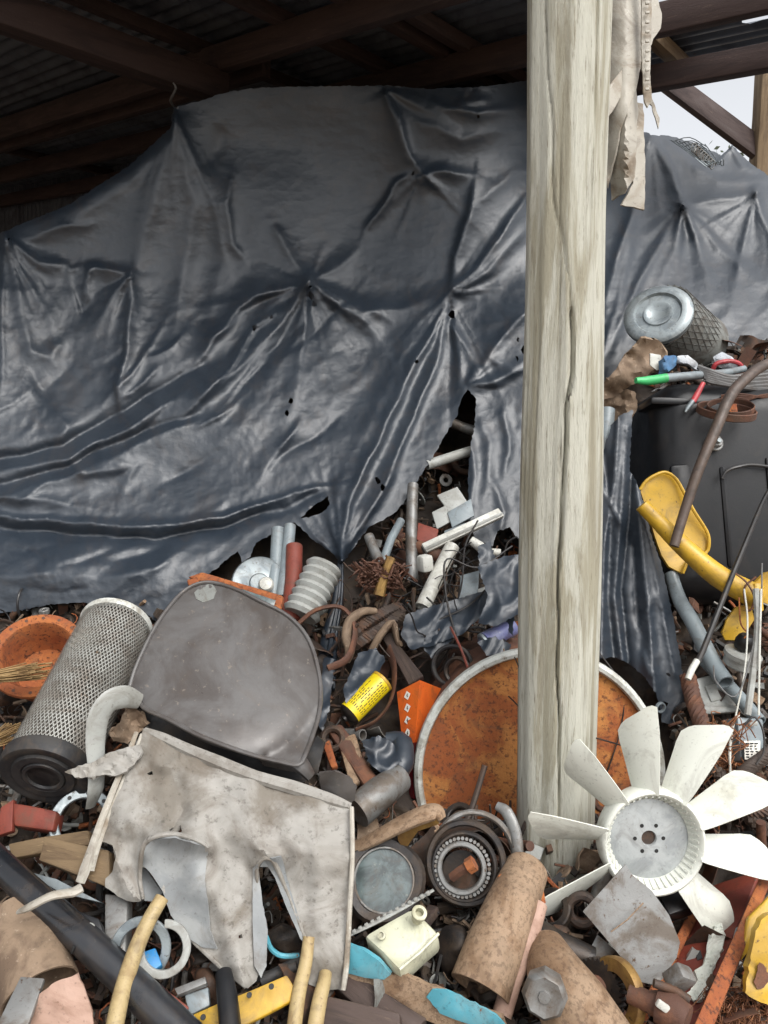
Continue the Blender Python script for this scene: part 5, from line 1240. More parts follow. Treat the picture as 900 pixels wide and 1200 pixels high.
for i in range(420):
    u0, v0 = tr.uniform(822, 915), tr.uniform(1150, 1215); a = tr.gauss(1.2, .7); l = tr.uniform(10, 26)
    d0 = D_(u0, v0, .02 + tr.uniform(0, .05)); m.tube([(u0, v0, d0), (u0 + l * .5 * math.cos(a), v0 + l * .5 * math.sin(a), d0 - .006), (u0 + l * math.cos(a), v0 + l * math.sin(a), d0 + tr.uniform(-.02, .02))], .55, seg=3, cap=False)
thing('pine_needles', 'dry brown pine needles lying in the lower right corner', 'pine needles', (m, NEEDLE), kind='stuff')

# shaft, ring, plates around the fan foot
m = MB(); m.tube([(632, 1096, 1.46), (660, 1112, 1.43), (694, 1126, 1.42)], [17, 17, 15], seg=20); thing('dark_shaft', 'thick dark steel round bar lying left of the grey plate', 'shaft', (m, OILY))
m = MB(); m.ring((682, 1066, 1.50), (-.2, .25, 1), 20, 10, 16, 32, 3); thing('hub_ring', 'small dark ring hub behind the lower left fan blade', 'ring', (m, RUSTD))
plank('grey_plate', 'small triangular grey plate below the lower left fan blade', [(700, 1095, 1.44), (722, 1114, 1.42), (704, 1134, 1.41), (682, 1130, 1.42)], 4, STEEL, 'plate', 1, 0, 0)
plank('black_box', 'small black box under the fan behind the grey plate', [(772, 1048, 1.56), (806, 1040, 1.56), (812, 1062, 1.53), (784, 1072, 1.52)], 18, BLKP, 'box', 2, 0, 0)

# lower left corner pieces
m = MB(); m.tube([(14, 1078, 1.40), (34, 1120, 1.34), (48, 1165, 1.29)], [36, 40, 42], seg=30, hollow=.06); thing('brown_cylinder', 'big dull brown cylinder below the black pipe at the left edge', 'cylinder', (m, CARD))
plank('flat_bar', 'chipped grey flat bar standing in the lower left corner', [(24, 1144, 1.235), (52, 1146, 1.235), (28, 1215, 1.16), (-6, 1205, 1.17)], 8, STEEL, 'bar', 1.5, 0, 0)
m = MB(); m.sheet([(42,1168),(66,1150),(90,1142),(100,1160),(108,1186),(110,1215),(30,1230),(34,1196)], lambda u, v: 1.225 - .0004 * (v - 1150), thick=5, step=6, bulge=.008, nz=(.003, 30), jag=.5); thing('pale_plate', 'curved pale pinkish plate in the lower left corner', 'plate', (m, PINK))
m = MB(); m.block([(0, 1062, 1.40), (40, 1048, 1.38), (46, 1074, 1.36), (2, 1102, 1.36)], 6, 2); thing('brown_plate', 'flat brown plate held under the strap on the black pipe', 'plate', (m, CARD))
m = MB(); m.block([(122, 1046, 1.43), (150, 1050, 1.42), (148, 1128, 1.34), (122, 1120, 1.34)], 20, 3, 1, 1); thing('steel_tube', 'square dull grey steel tube standing behind the beige hose', 'tube', (m, STEEL))
ar = (164, 1110, 1.35)
m = MB(); m.ring((165, 1112, 1.345), (.05, .25, 1), 35, 24, 5, 48, 1); thing('flat_washer', 'large flat grey ring behind the beige hose', 'washer', (m, GALV))
m = MB(); m.ring((192, 1112, 1.32), (.1, .3, 1), 31, 22, 6, 44, 1, arc=300, start=150); thing('flat_washer', 'second light grey open ring overlapping the first one under the cover', 'washer', (m, LGREY))
plank('blue_block', 'small bright blue plastic block seen through the grey rings', [(160, 1118, 1.33), (182, 1110, 1.34), (190, 1130, 1.32), (166, 1148, 1.30)], 12, BLUE, 'block', 2, 0, 0)
plank('red_block', 'red oxide painted steel block right of the beige hose', [(162, 1160, 1.28), (178, 1144, 1.30), (222, 1180, 1.27), (206, 1215, 1.24)], 16, REDB, 'block', 2, 1, 1)
m = MB(); m.block([(204, 1158, 1.30), (240, 1144, 1.31), (242, 1152, 1.30), (208, 1166, 1.29)], 8, 1); m2 = MB(); m2.block([(216, 1166, 1.30), (244, 1156, 1.31), (246, 1178, 1.29), (222, 1190, 1.28)], 14, 2)
thing('grey_clip', 'small grey metal clip box left of the yellow angle', 'clip', [('top', m, STEEL), ('box', m2, GPVC)])
m = MB(); m.block([(208, 1196, 1.275), (336, 1142, 1.315), (352, 1168, 1.30), (230, 1232, 1.24)], 8, 2, 1, 2)
hol = []
for (u, v) in ((238, 1192), (292, 1166), (262, 1186), (318, 1156)):
    q = MB(); q.disc((u, v, 1.262 if u < 270 else 1.283), (.1, .5, 1), 3.2, 2, 12, .3); hol.append(('bolt_hole', q, INK))
thing('yellow_angle', 'yellow painted angle bar with dark bolt holes under the torn cover', 'angle bar', [('bar', m, YEL)] + hol)
m = MB(); m.tube([(262, 1140, 1.315), (266, 1165, 1.28), (272, 1225, 1.22)], [10, 12, 13], seg=16); thing('black_rod', 'upright black rod crossing the yellow angle', 'rod', (m, BLKP))
m = MB(); m.tube([(306, 1150, 1.35), (330, 1138, 1.36), (352, 1126, 1.38)], 7, seg=12); m.tube([(290, 1144, 1.36), (316, 1144, 1.355), (348, 1132, 1.36)], 6, seg=10, sm=3)
thing('black_hose', 'two black rubber hose ends side by side inside the right cut out', 'hose', (m, BLKR))
m = MB(); m.tube([(312, 1098, 1.40), (318, 1112, 1.38), (330, 1120, 1.37), (350, 1120, 1.38)], 3, seg=8, sm=4); m2 = MB(); m2.sheet([(312,1094),(330,1084),(350,1092),(352,1112),(334,1116),(318,1108)], lambda u, v: 1.41 + 0 * u, thick=5, step=5, nz=(.005, 15))
thing('blue_edged_cover', 'dark oily cover with a pale blue edge inside the right cut out', 'cover', [('cover', m2, OILY), ('edge', m, TURQ)])
m = MB(); m.ring((96, 962, 1.60), (.2, .5, .8), 36, 25, 6, 44, 1)
hol = []
x_, y_, a_ = axis_frame((.2, .5, .8))
for k in range(9):
    a = 2 * math.pi * k / 9; q = C(96, 962, 1.60) + (x_ * math.cos(a) + y_ * math.sin(a)) * 30.5 * 1.6 / FPX + a_ * 3.2 * 1.6 / FPX
    mm = MB(); mm.tube([q - a_ * .002, q + a_ * .0006], .0045, seg=8, px=False); hol.append(('bolt_hole', mm, INK))
thing('flange_ring', 'grey flange ring with bolt holes behind the torn strap', 'flange', [('ring', m, GALV)] + hol)
m = MB(); m.block([(14, 940, 1.60), (66, 950, 1.58), (62, 974, 1.56), (16, 968, 1.57)], 24, 3, 1, 1); m2 = MB(); m2.block([(0, 946, 1.59), (16, 936, 1.6), (14, 974, 1.56), (-4, 980, 1.56)], 12, 2)
thing('red_bracket', 'flaking red oxide bracket under the black filter cap', 'bracket', [('body', m, REDB), ('lug', m2, REDB)])
m = MB(); m.block([(90, 1066, 1.37), (116, 1076, 1.36), (124, 1098, 1.34), (94, 1104, 1.33)], 20, 3); m2 = MB(); m2.ring((105, 1089, 1.345), (0, .3, 1), 7, 5.6, 2, 20); m3 = MB(); m3.ring((106, 1089, 1.344), (0, .3, 1), 3.4, 2.2, 2, 16)
thing('emblem_cover', 'black moulded cover marked with a pale oval emblem beside the black pipe', 'cover', [('body', m, BLKP, [('emblem', m2, LGREY), ('emblem', m3, LGREY)])])
m = MB(); m.block([(28, 1020, 1.47), (66, 1030, 1.44), (120, 1058, 1.40), (70, 1046, 1.42)], 5, 1); thing('bright_strip', 'thin bright metal strip lying between the timber and the black pipe', 'strip', (m, GALV))

# ================================================================== things: centre, under the sheet
m = MB(); m.tube([(345, 640, 2.30), (344, 680, 2.24), (340, 728, 2.17)], [10, 10, 11], seg=16); thing('red_pipe', 'faded red brown pipe standing under the torn edge of the sheet', 'pipe', (m, REDB))
m = MB(); m.tube([(326, 620, 2.36), (324, 660, 2.30), (320, 700, 2.24)], 8, seg=14); thing('grey_pipe', 'left one of the two grey pipes beside the red pipe', 'pipe', (m, GPVC))
m = MB(); m.tube([(340, 616, 2.36), (336, 660, 2.29), (330, 700, 2.23)], 7, seg=14); thing('grey_pipe', 'right one of the two grey pipes touching the red pipe', 'pipe', (m, GPVC))
m = MB(); m.lathe((304, 684, 2.26), (.1, .35, 1), [(0, 6), (10, 6), (12, 3), (26, 2), (31, 4), (33, 0), (31, -4), (26, -4)], 36); m2 = MB(); m2.lathe((312, 686, 2.235), (.1, .35, 1), [(9, 0), (9, 6), (7, 9), (0, 10)], 20)
thing('round_lamp', 'round pale metal cover with a white knob under the torn sheet edge', 'cover', [('dish', m, GALV), ('knob', m2, PVC)])
# rusty lamp frame behind the seat pad
m = MB()
for q in ([(218, 676, 2.06), (236, 670, 2.06), (332, 698, 2.0), (330, 712, 1.99)], [(218, 678, 2.055), (232, 676, 2.055), (240, 700, 2.0), (226, 704, 2.0)], [(324, 696, 2.0), (333, 698, 2.0), (329, 718, 1.97), (318, 718, 1.97)]): m.block(q, 10, 3, 1, 1)
m2 = MB(); m2.block([(284, 690, 2.015), (326, 704, 1.99), (320, 722, 1.97), (276, 708, 1.99)], 3, 1)
thing('rusty_lamp', 'rusty orange frame with a dull greenish glass behind the dark seat pad', 'lamp frame', [('frame', m, RUSTO), ('glass', m2, GLAS)])
# corrugated hose
pr = []
for i in range(15): pr.append((20 + (3.5 if i % 2 else 0), i * 5.0))
m = MB(); m.lathe((352, 722, 2.16), (.45, .95, -.5), pr, 28); thing('corrugated_hose', 'fat grey white corrugated hose beside the twisted plastic tail', 'hose', (m, LGREY))
# steel tubes, trunking
m = MB(); m.tube([(484, 568, 2.52), (482, 620, 2.44), (483, 680, 2.36)], [6.5, 7, 7], seg=16, hollow=.2); thing('steel_tube', 'upright rust blotched steel tube in the gap under the sheet', 'tube', (m, STEEL))
m = MB(); m.block([(494, 637, 2.36), (584, 595, 2.40), (591, 604, 2.39), (500, 647, 2.35)], 10, 1); m2 = MB(); m2.block([(497, 642, 2.347), (588, 600, 2.387), (590, 602, 2.387), (499, 645, 2.347)], 1.5, .3)
thing('pvc_trunking', 'white square plastic trunking length lying slanted in the gap', 'trunking', [('trunk', m, PVC), ('lid_edge', m2, LGREY)])
m = MB(); m.tube([(530, 640, 2.36), (512, 676, 2.30), (495, 712, 2.24)], 9, seg=16, hollow=.2); thing('white_pipe', 'white plastic pipe leaning below the square trunking', 'pipe', (m, PVC))
m = MB(); m.tube([(500, 545, 2.62), (528, 536, 2.66), (560, 526, 2.7)], 6, seg=12, hollow=.25); thing('white_pipe', 'upper white plastic pipe lying level in the dark opening', 'pipe', (m, LGREY))
m = MB(); m.tube([(526, 494, 2.8), (540, 500, 2.8), (566, 508, 2.8)], 6, seg=12); thing('grey_pipe', 'dark grey pipe at the top of the dark opening', 'pipe', (m, STEEL))
m = MB(); m.tube([(470, 610, 2.44), (458, 632, 2.38), (448, 660, 2.32)], 5, seg=12); thing('grey_pipe', 'thin light grey pipe leaning left of the upright steel tube', 'pipe', (m, GPVC))
m = MB(); m.tube([(432, 628, 2.36), (440, 648, 2.32), (448, 664, 2.28)], 6, seg=12); thing('grey_pipe', 'short dull pipe stub at the sheet edge above the root clump', 'pipe', (m, STEEL))
m = MB(); m.tube([(490, 640, 2.42), (510, 650, 2.38), (530, 656, 2.36)], 8, seg=14); thing('brown_pipe', 'brown pipe lying under the slanted white trunking', 'pipe', (m, RUSTB))
m = MB(); m.box((498, 660, 2.30), (16, 20, 16), (10, 30, 10), 4); thing('white_fitting', 'small white plastic fitting below the brown pipe', 'fitting', (m, PVC))
m = MB(); m.tube([(552, 633, 2.34), (562, 640, 2.33), (572, 646, 2.33), (586, 648, 2.33)], [5, 6, 4, 5], seg=10, sm=3); thing('white_fitting', 'small white plastic handle right of the trunking', 'fitting', (m, PVC))
for k, (q, lb) in enumerate((([(512, 580, 2.50), (536, 570, 2.52), (548, 588, 2.49), (526, 600, 2.47)], 'grey plastic tile piece high in the gap'), ([(524, 600, 2.46), (552, 584, 2.48), (556, 604, 2.45), (530, 618, 2.43)], 'pale grey plastic tile piece in the middle of the gap'), ([(506, 600, 2.47), (522, 592, 2.48), (530, 610, 2.45), (512, 620, 2.44)], 'darker grey plastic tile piece beside the upright tube'), ([(520, 622, 2.43), (546, 612, 2.44), (548, 626, 2.42), (526, 634, 2.41)], 'lowest grey tile piece just above the trunking'), ([(560, 690, 2.24), (588, 680, 2.26), (590, 706, 2.22), (560, 712, 2.21)], 'flat pale grey panel piece left of the pole'), ([(540, 674, 2.29), (562, 668, 2.30), (560, 696, 2.25), (538, 702, 2.24)], 'small light panel piece beside the white pipe'))):
    plank('plastic_tile', lb, q, 3, (LGREY, GPVC)[k % 2], 'plastic piece', 1, 0, 0)
plank('red_plate', 'dull red brown plate in the gap above the root clump', [(490, 612, 2.45), (514, 620, 2.43), (510, 640, 2.40), (488, 632, 2.41)], 4, REDB, 'plate', 1, 0, 0)
# root clump
m = MB(); tr = random.Random(11)
for i in range(190):
    a = tr.uniform(0, 6.28); r0 = tr.uniform(0, 20); u0, v0 = 446 + r0 * 1.6 * math.cos(a), 674 + r0 * math.sin(a); d0 = 2.24 - .05 * (1 - r0 / 20) + tr.uniform(-.02, .02)
    m.tube([(u0, v0, d0), (u0 + tr.uniform(-10, 10), v0 + tr.uniform(-8, 8), d0 - .015), (u0 + tr.uniform(-16, 16), v0 + tr.uniform(-14, 14), d0 + .01)], tr.uniform(.7, 1.8), seg=4, sm=2)
m2 = MB(); m2.tube([(458, 654, 2.2), (450, 676, 2.18), (444, 698, 2.17)], [6, 5, 7], seg=8, sm=3)
thing('root_clump', 'clump of rusty brown wire and fibres with a light stub in the gap', 'wire clump', [('fibres', m, RUSTB), ('stub', m2, BRASS)])
# C shaped hose, ropes, bands
m = MB(); m.tube([(440, 716, 2.16), (424, 717, 2.13), (410, 728, 2.11), (406, 746, 2.09), (410, 762, 2.07), (406, 776, 2.06)], [4, 5, 6, 6, 6, 4], seg=12, sm=5); thing('c_shaped_hose', 'beige C shaped hose piece standing right of the twisted tail', 'hose', (m, CARD))
for k, (p, lb) in enumerate((([(408, 742, 2.14), (440, 724, 2.17), (470, 714, 2.2)], 'upper grey brown rope of twisted strands beside the beige hose'), ([(416, 754, 2.12), (444, 740, 2.14), (472, 722, 2.18)], 'lower grey brown rope of twisted strands beside the beige hose'))):
    thing('twisted_rope', lb, 'rope', (rope(p, 9, 5, 4), RUSTD))
m = MB(); m.tube([(436, 762, 2.10), (446, 744, 2.1), (460, 730, 2.12), (466, 752, 2.1), (470, 754, 2.09)], [8, 8, 7, 5, 4], seg=10, sm=4, flat=.6); thing('bent_lug', 'bent pale brown lug in the middle of the twisted ropes', 'lug', (m, CARD))
m = MB(); m.tube([(455, 760, 2.09), (462, 785, 2.03), (458, 820, 1.96), (440, 845, 1.91), (416, 856, 1.89)], 8, seg=10, sm=6, flat=.22, roll=80); thing('metal_band', 'thin brown curved metal band cradling the yellow can', 'band', (m, RUSTB))
m = MB(); m.tube([(345, 735, 2.1), (370, 715, 2.12), (400, 712, 2.13), (416, 735, 2.1), (408, 770, 2.03), (384, 784, 2.0)], 5, seg=10, sm=6, flat=.5); thing('rubber_seal', 'brown rubber seal loop curving behind the plastic tail', 'seal', (m, RUSTB))
# yellow can
m = MB(); m.tube([(410, 836, 1.935), (448, 798, 1.985)], [14.2, 14.2], seg=28); m2 = MB(); m2.lathe((410, 836, 1.935), tuple(C(410, 836, 1.935) - C(448, 798, 1.985)), [(14.3, 0), (12, 4), (8, 6), (4, 7), (4, 10), (0, 10)], 24)
m3 = MB(); m3.lathe((448, 798, 1.985), tuple(C(448, 798, 1.985) - C(410, 836, 1.935)), [(14.6, -2), (14.6, 1), (12.5, 2), (11.5, 0), (0, -1)], 28)
ca, cb = C(410, 836, 1.935), C(448, 798, 1.985); cx_, cy_, cn = axis_frame(cb - ca); Lc_ = np.linalg.norm(cb - ca); rc_ = 14.35 * 1.96 / FPX
m4 = MB(); tr = random.Random(3); a0 = math.atan2(np.dot((0, .2, 1), cy_), np.dot((0, .2, 1), cx_))
for row in range(9):
    t0 = .12
    while t0 < .86:
        ln = tr.uniform(.03, .09); aa = a0 + (row - 4) * .2
        if tr.random() < .75:
            V = []
            for (t, da) in ((t0, -.035), (t0 + ln, -.035), (t0 + ln, .035), (t0, .035)): V.append(ca + cn * Lc_ * t + (cx_ * math.cos(aa + da) + cy_ * math.sin(aa + da)) * rc_)
            m4.add(V, [(0, 0, 0)] * 4, [(0, 1, 2, 3)])
        t0 += ln + .025
thing('yellow_spray_can', 'bright yellow spray can covered in small dark print lying in the heap', 'spray can', [('can', m, YELB, [('print', m4, DKBW)]), ('shoulder', m2, OILY), ('base_rim', m3, YEL)])
# orange can with hazard diamonds
m = MB()
top = [C(465, 811, 1.97), C(492, 797, 1.93), C(530, 812, 2.03), C(500, 820, 2.08)]; mid = [C(472, 874, 1.94), C(486, 870, 1.90), C(530, 874, 2.0), C(503, 880, 2.05)]; bot = [C(476, 932, 1.92), C(485, 936, 1.88), C(530, 938, 1.98), C(506, 940, 2.03)]
def prism(m, r0, r1, cap0=True, cap1=True):
    V = r0 + r1; F = [(i, (i + 1) % 4, 4 + (i + 1) % 4, 4 + i) for i in range(4)]
    if cap0: F.append((3, 2, 1, 0))
    if cap1: F.append((4, 5, 6, 7))
    m.add(V, V, F)
# slightly domed top
tc = sum(top) / 4; tin = [p + (tc - p) * .25 + np.array((0, .006, 0)) for p in top]
prism(m, tin, top, True, False); prism(m, top, mid, False, True)
m2 = MB(); prism(m2, mid, bot)
dia = []
nrm = np.cross(top[1] - top[0], mid[0] - top[0]); nrm /= np.linalg.norm(nrm); nrm = nrm if nrm[2] > 0 else -nrm
ed = (top[1] - top[0]); ed /= np.linalg.norm(ed); dn = (mid[0] - top[0]); dn /= np.linalg.norm(dn)
for k in range(4):
    t = .16 + .215 * k; c0 = (top[0] * (1 - t) + mid[0] * t); c1 = (top[1] * (1 - t) + mid[1] * t); c = c0 * .5 + c1 * .5 + nrm * .0045; q = .0115
    mm = MB(); V = [c + dn * q, c + ed * q * 1.0, c - dn * q, c - ed * q]; V += [p - nrm * .0006 for p in V]; mm.add(V, V, [(0, 1, 2, 3)])
    mo = MB(); cc = c + nrm * .0005
    for s_, h in ((1, (-.35, .15)), (-1, (-.1, .4))):
        V = [cc + ed * q * .22 * s_ + dn * q * h[0], cc + ed * q * .05 * s_ + dn * q * h[1], cc - ed * q * .2 * s_ + dn * q * h[1] * .8, cc + dn * q * h[0] * 1.1]; mo.add(V, V, [(0, 1, 2, 3)])
    dia.append(('hazard_diamond', mm, WHT, [('pictogram', mo, INK)]))
# hazard diamonds sit on the can, their pictograms one level deeper would be a fourth level: keep them beside
flat = []
for d_ in dia: flat.append(('hazard_diamond', d_[1], WHT)); flat.append(('pictogram', d_[3][0][1], INK))
thing('orange_can', 'orange tin with four white hazard diamonds and a dark red foot beside the drum', 'tin can', [('upper_body', m, ORNG, flat), ('foot', m2, DRED)], sharp=30)
# blue spray can
m = MB(); m.tube([(567, 752, 2.02), (600, 735, 2.08)], 10.5, seg=22); m2 = MB(); m2.lathe((567, 752, 2.02), (-.85, -.42, .3), [(10.8, -1), (10.8, 2), (8, 3), (7, 1), (0, 1)], 22)
thing('blue_spray_can', 'blue grey spray can lying on the drum top left of the pole', 'spray can', [('can', m, BLUG), ('base_rim', m2, GALV)])
# dark rings, wires
m = MB(); m.ring((530, 780, 2.02), (-.3, .3, 1), 25, 20, 10, 40, 2); thing('rubber_ring', 'black rubber ring standing beside the drum rim', 'ring', (m, BLKR))
m = MB(); m.ring((536, 786, 2.0), (-.5, .2, 1), 17, 12, 8, 32, 2); thing('rubber_ring', 'smaller black ring inside the first one beside the drum', 'ring', (m, OILY))
for k, (pts, lb) in enumerate((([(600, 640, 2.3), (560, 665, 2.22), (524, 655, 2.2), (522, 690, 2.16), (530, 730, 2.1), (548, 782, 2.0)], 'thin black wire bending down from the trunking to the drum'), ([(604, 652, 2.26), (570, 690, 2.18), (545, 712, 2.14), (505, 730, 2.12)], 'thin black wire crossing the plastic rags'), ([(560, 610, 2.36), (545, 640, 2.3), (540, 690, 2.2), (520, 745, 2.1)], 'thin black wire hanging straight beside the trunking'), ([(480, 760, 2.1), (520, 752, 2.08), (560, 735, 2.1), (596, 760, 1.98)], 'thin black wire over the blue spray can'), ([(500, 700, 2.2), (540, 736, 2.12), (585, 745, 2.05), (600, 770, 1.95)], 'thin black wire tangled low against the pole'))):
    wire('thin_wire', lb, CABLE, pts, 1.2)
wire('red_wire', 'thin red brown wire standing up in front of the rubber rings', REDB, [(528, 735, 2.06), (540, 760, 2.0), (549, 785, 1.97)], 1.6)
# exhaust bracket under the yellow can
m = MB(); m.block([(382, 852, 1.86), (400, 846, 1.87), (446, 914, 1.74), (428, 924, 1.72)], 20, 4, 2, 2); m2 = MB(); m2.block([(396, 866, 1.83), (416, 858, 1.84), (432, 912, 1.75), (410, 922, 1.74)], 10, 3, 1, 1); m3 = MB(); m3.ring((390, 866, 1.84), (-.1, .5, 1), 15, 8, 14, 28, 3); m4 = MB(); m4.block([(378, 872, 1.82), (386, 866, 1.83), (396, 898, 1.77), (388, 900, 1.77)], 8, 2)
thing('cast_bracket', 'rusty brown cast bracket with an eye below the yellow can', 'bracket', [('arm', m, RUSTB), ('pale_face', m2, TAN), ('eye', m3, RUSTD), ('lug', m4, RUSTO)])
m = MB(); m.tube([(418, 952, 1.66), (444, 930, 1.70), (468, 912, 1.76)], [19, 19, 17], seg=22); thing('dull_cylinder', 'dull grey cylinder lying right of the curled cover edge', 'cylinder', (m, STEEL))
m = MB(); m.tube([(452, 868, 1.86), (470, 872, 1.85), (468, 900, 1.79), (440, 890, 1.82)], [10, 14, 14, 10], seg=12, sm=4); thing('black_bag', 'crumpled black plastic bag lump beside the cast bracket', 'bag', (m, TARP))

# black plastic rags left of the pole
def rag(name, label, out, d0, seed):
    m = MB(); m.sheet(out, lambda u, v: d0 - .0022 * (v - out[0][1]) - .0024 * (7 * (1 - np.abs(pn(u / 26 + v / 60, v / 40, seed)) * 2) + 1.2 * (1 - np.abs(pn(u / 11, v / 12, seed + 3)) * 2)), thick=0, step=3.4, jag=1); thing(name, label, 'plastic rag', (m, TARP), sharp=180)
rag('plastic_rag', 'crumpled black plastic rag in front of the white pipe left of the pole', [(476,720),(500,712),(530,704),(560,694),(575,690),(578,708),(560,726),(540,744),(508,756),(482,762),(470,744)], 2.14, 41)
rag('plastic_rag', 'black plastic rag pressed against the pole below the trunking', [(560,664),(590,652),(608,650),(608,720),(580,734),(560,730),(572,700)], 2.16, 45)
rag('plastic_rag', 'narrow black plastic rag hanging along the twisted tail', [(380,770),(392,772),(390,800),(386,830),(378,856),(368,846),(374,806)], 2.05, 49)
rag('plastic_rag', 'black plastic rag behind the yellow can', [(420,765),(440,760),(452,772),(444,790),(424,808),(406,826),(402,808)], 2.06, 53)

# twisted black plastic behind right

m = MB(); tr = random.Random(17)
for i in range(34):
    u0, v0 = tr.uniform(480, 590), tr.uniform(650, 770); d0 = float(dp(u0, v0)) - tr.uniform(.02, .09); a = tr.uniform(0, 6.28); pts = [(u0, v0, d0)]
    for k in range(4):
        a += tr.uniform(-.8, .8); l = tr.uniform(10, 26); q = pts[-1]; pts.append((q[0] + l * math.cos(a), q[1] + l * math.sin(a), q[2] + tr.uniform(-.03, .03)))
    m.tube([p for p in pts if p[0] < 606], tr.uniform(.5, 1.1), seg=5, sm=4) if len([p for p in pts if p[0] < 606]) > 2 else None
thing('wire_tangle', 'loose tangle of thin black wires between the sheet opening and the pole', 'wire tangle', (m, CABLE))
m = MB()
for i in range(26):
    u0, v0 = tr.uniform(385, 480), tr.uniform(690, 800); d0 = float(dp(u0, v0)) - tr.uniform(-.01, .05); a = tr.uniform(0, 6.28); pts = [(u0, v0, d0)]
    for k in range(4):
        a += tr.uniform(-.5, .5); l = tr.uniform(10, 22); q = pts[-1]; pts.append((q[0] + l * math.cos(a), q[1] + l * math.sin(a), q[2] + tr.uniform(-.02, .02)))
    m.tube(pts, tr.uniform(.8, 2.0), seg=5, sm=4)
thing('cable_tangle', 'tangle of brown cables and strands between the twisted tail and the yellow can', 'cable tangle', (m, RUSTD))

for k, (out, d0, lb) in enumerate((
 ([(500,742),(516,738),(530,748),(522,762),(506,772),(496,760)], 2.09, 'small shred of black plastic left of the rubber rings'),
 ([(582,700),(596,696),(604,720),(600,744),(588,730)], 2.1, 'small shred of black plastic just above the blue spray can'),
 ([(560,752),(580,746),(600,756),(594,768),(570,768)], 1.98, 'small shred of black plastic draped on the drum rim under the blue can'),
 ([(424,868),(446,862),(462,872),(470,892),(450,908),(432,894)], 1.80, 'small shred of black plastic hanging beside the cast bracket'),
 ([(560,640),(574,634),(580,652),(572,676),(562,668)], 2.28, 'small shred of black plastic below the right end of the trunking'))):
    m = MB(); m.sheet(out, lambda u, v: d0 - .0016 * (v - out[0][1]) - .012 * (1 - np.abs(pn(u / 20, v / 24, 60 + k)) * 2), thick=0, step=3, jag=1.2); thing('plastic_shred', lb, 'plastic shred', (m, TARP), sharp=180)
m = MB()
for i in range(22):
    u0, v0 = tr.uniform(500, 585), tr.uniform(560, 670); d0 = float(dp(u0, v0)) - tr.uniform(.05, .2); a = tr.uniform(.6, 2.2); l = tr.uniform(20, 60)
    m.tube([(u0, v0, d0), (u0 + l * .5 * math.cos(a) + tr.uniform(-6, 6), v0 + l * .5 * math.sin(a), d0 - .02), (u0 + l * math.cos(a), v0 + l * math.sin(a), d0 - .03)], tr.uniform(.6, 1.2), seg=5, sm=4)
thing('thin_rods', 'scatter of thin dark rods and wires in the opening under the torn sheet', 'rods', (m, RUSTD))

# ================================================================== loose scrap filling the heap
fr = random.Random(21)
def proto(fn, m_, name, label, cat, group):
    m = MB(); fn(m)
    V = np.array(m.V); c = (V.max(0) + V.min(0)) / 2
    me = mesh_of(name, m, m_, c, False)
    o = link(name, me); o['label'] = label; tag(o, label, cat, group)
    return o
def T_(m, pts, r, **k): m.tube([np.array(p) for p in pts], r, px=False, **k)
def lump(m, r, seed, sq=(1, .7, .6)):
    bm = bmesh.new(); bmesh.ops.create_icosphere(bm, subdivisions=3, radius=r)
    for v in bm.verts:
        n = noise.noise_vector(v.co * 26 + Vector((seed * 3.1, 0, 0))); v.co = Vector((v.co.x * sq[0], v.co.y * sq[1], v.co.z * sq[2])) + n * r * .35
    m.frombm(bm, np.eye(3), np.zeros(3))
def bentplate(m, w_, h_, bend, th=.0025, seed=0):
    V = []; L = []; n = 10; F = []
    for s_ in (0, 1):
        for i in range(n + 1):
            for j in range(n + 1):
                x, y = (i / n - .5) * w_, (j / n - .5) * h_
                z = bend * (x / w_) ** 2 * w_ + .012 * float(pn(x * 22, y * 22, seed)) + s_ * th
                V.append((x, y, z)); L.append((x, y, z))
    N1 = (n + 1) ** 2
    for i in range(n):
        for j in range(n):
            q = (i * (n + 1) + j, i * (n + 1) + j + 1, (i + 1) * (n + 1) + j + 1, (i + 1) * (n + 1) + j); F.append(q); F.append(tuple(N1 + t for t in reversed(q)))
    rim = [i * (n + 1) for i in range(n + 1)] + [n * (n + 1) + j for j in range(1, n + 1)] + [i * (n + 1) + n for i in range(n - 1, -1, -1)] + [j for j in range(n - 1, 0, -1)]
    for k in range(len(rim)): F.append((rim[(k + 1) % len(rim)], rim[k], N1 + rim[k], N1 + rim[(k + 1) % len(rim)]))
    m.add(V, L, F)
def angle(m, l, w_, th):
    q = [(0, 0), (w_, 0), (w_, th), (th, th), (th, w_), (0, w_)]; V = [(x, y, z) for z in (0, l) for x, y in q]
    m.add(V, V, [tuple(reversed(range(6))), tuple(range(6, 12))] + [(i, (i + 1) % 6, 6 + (i + 1) % 6, 6 + i) for i in range(6)])
UN = (0, 0, -1)
def unit(m, f): f(m)
c1 = (450, 600, 1.0)                      # one metre away: a pixel is 1/873 m
px = FPX
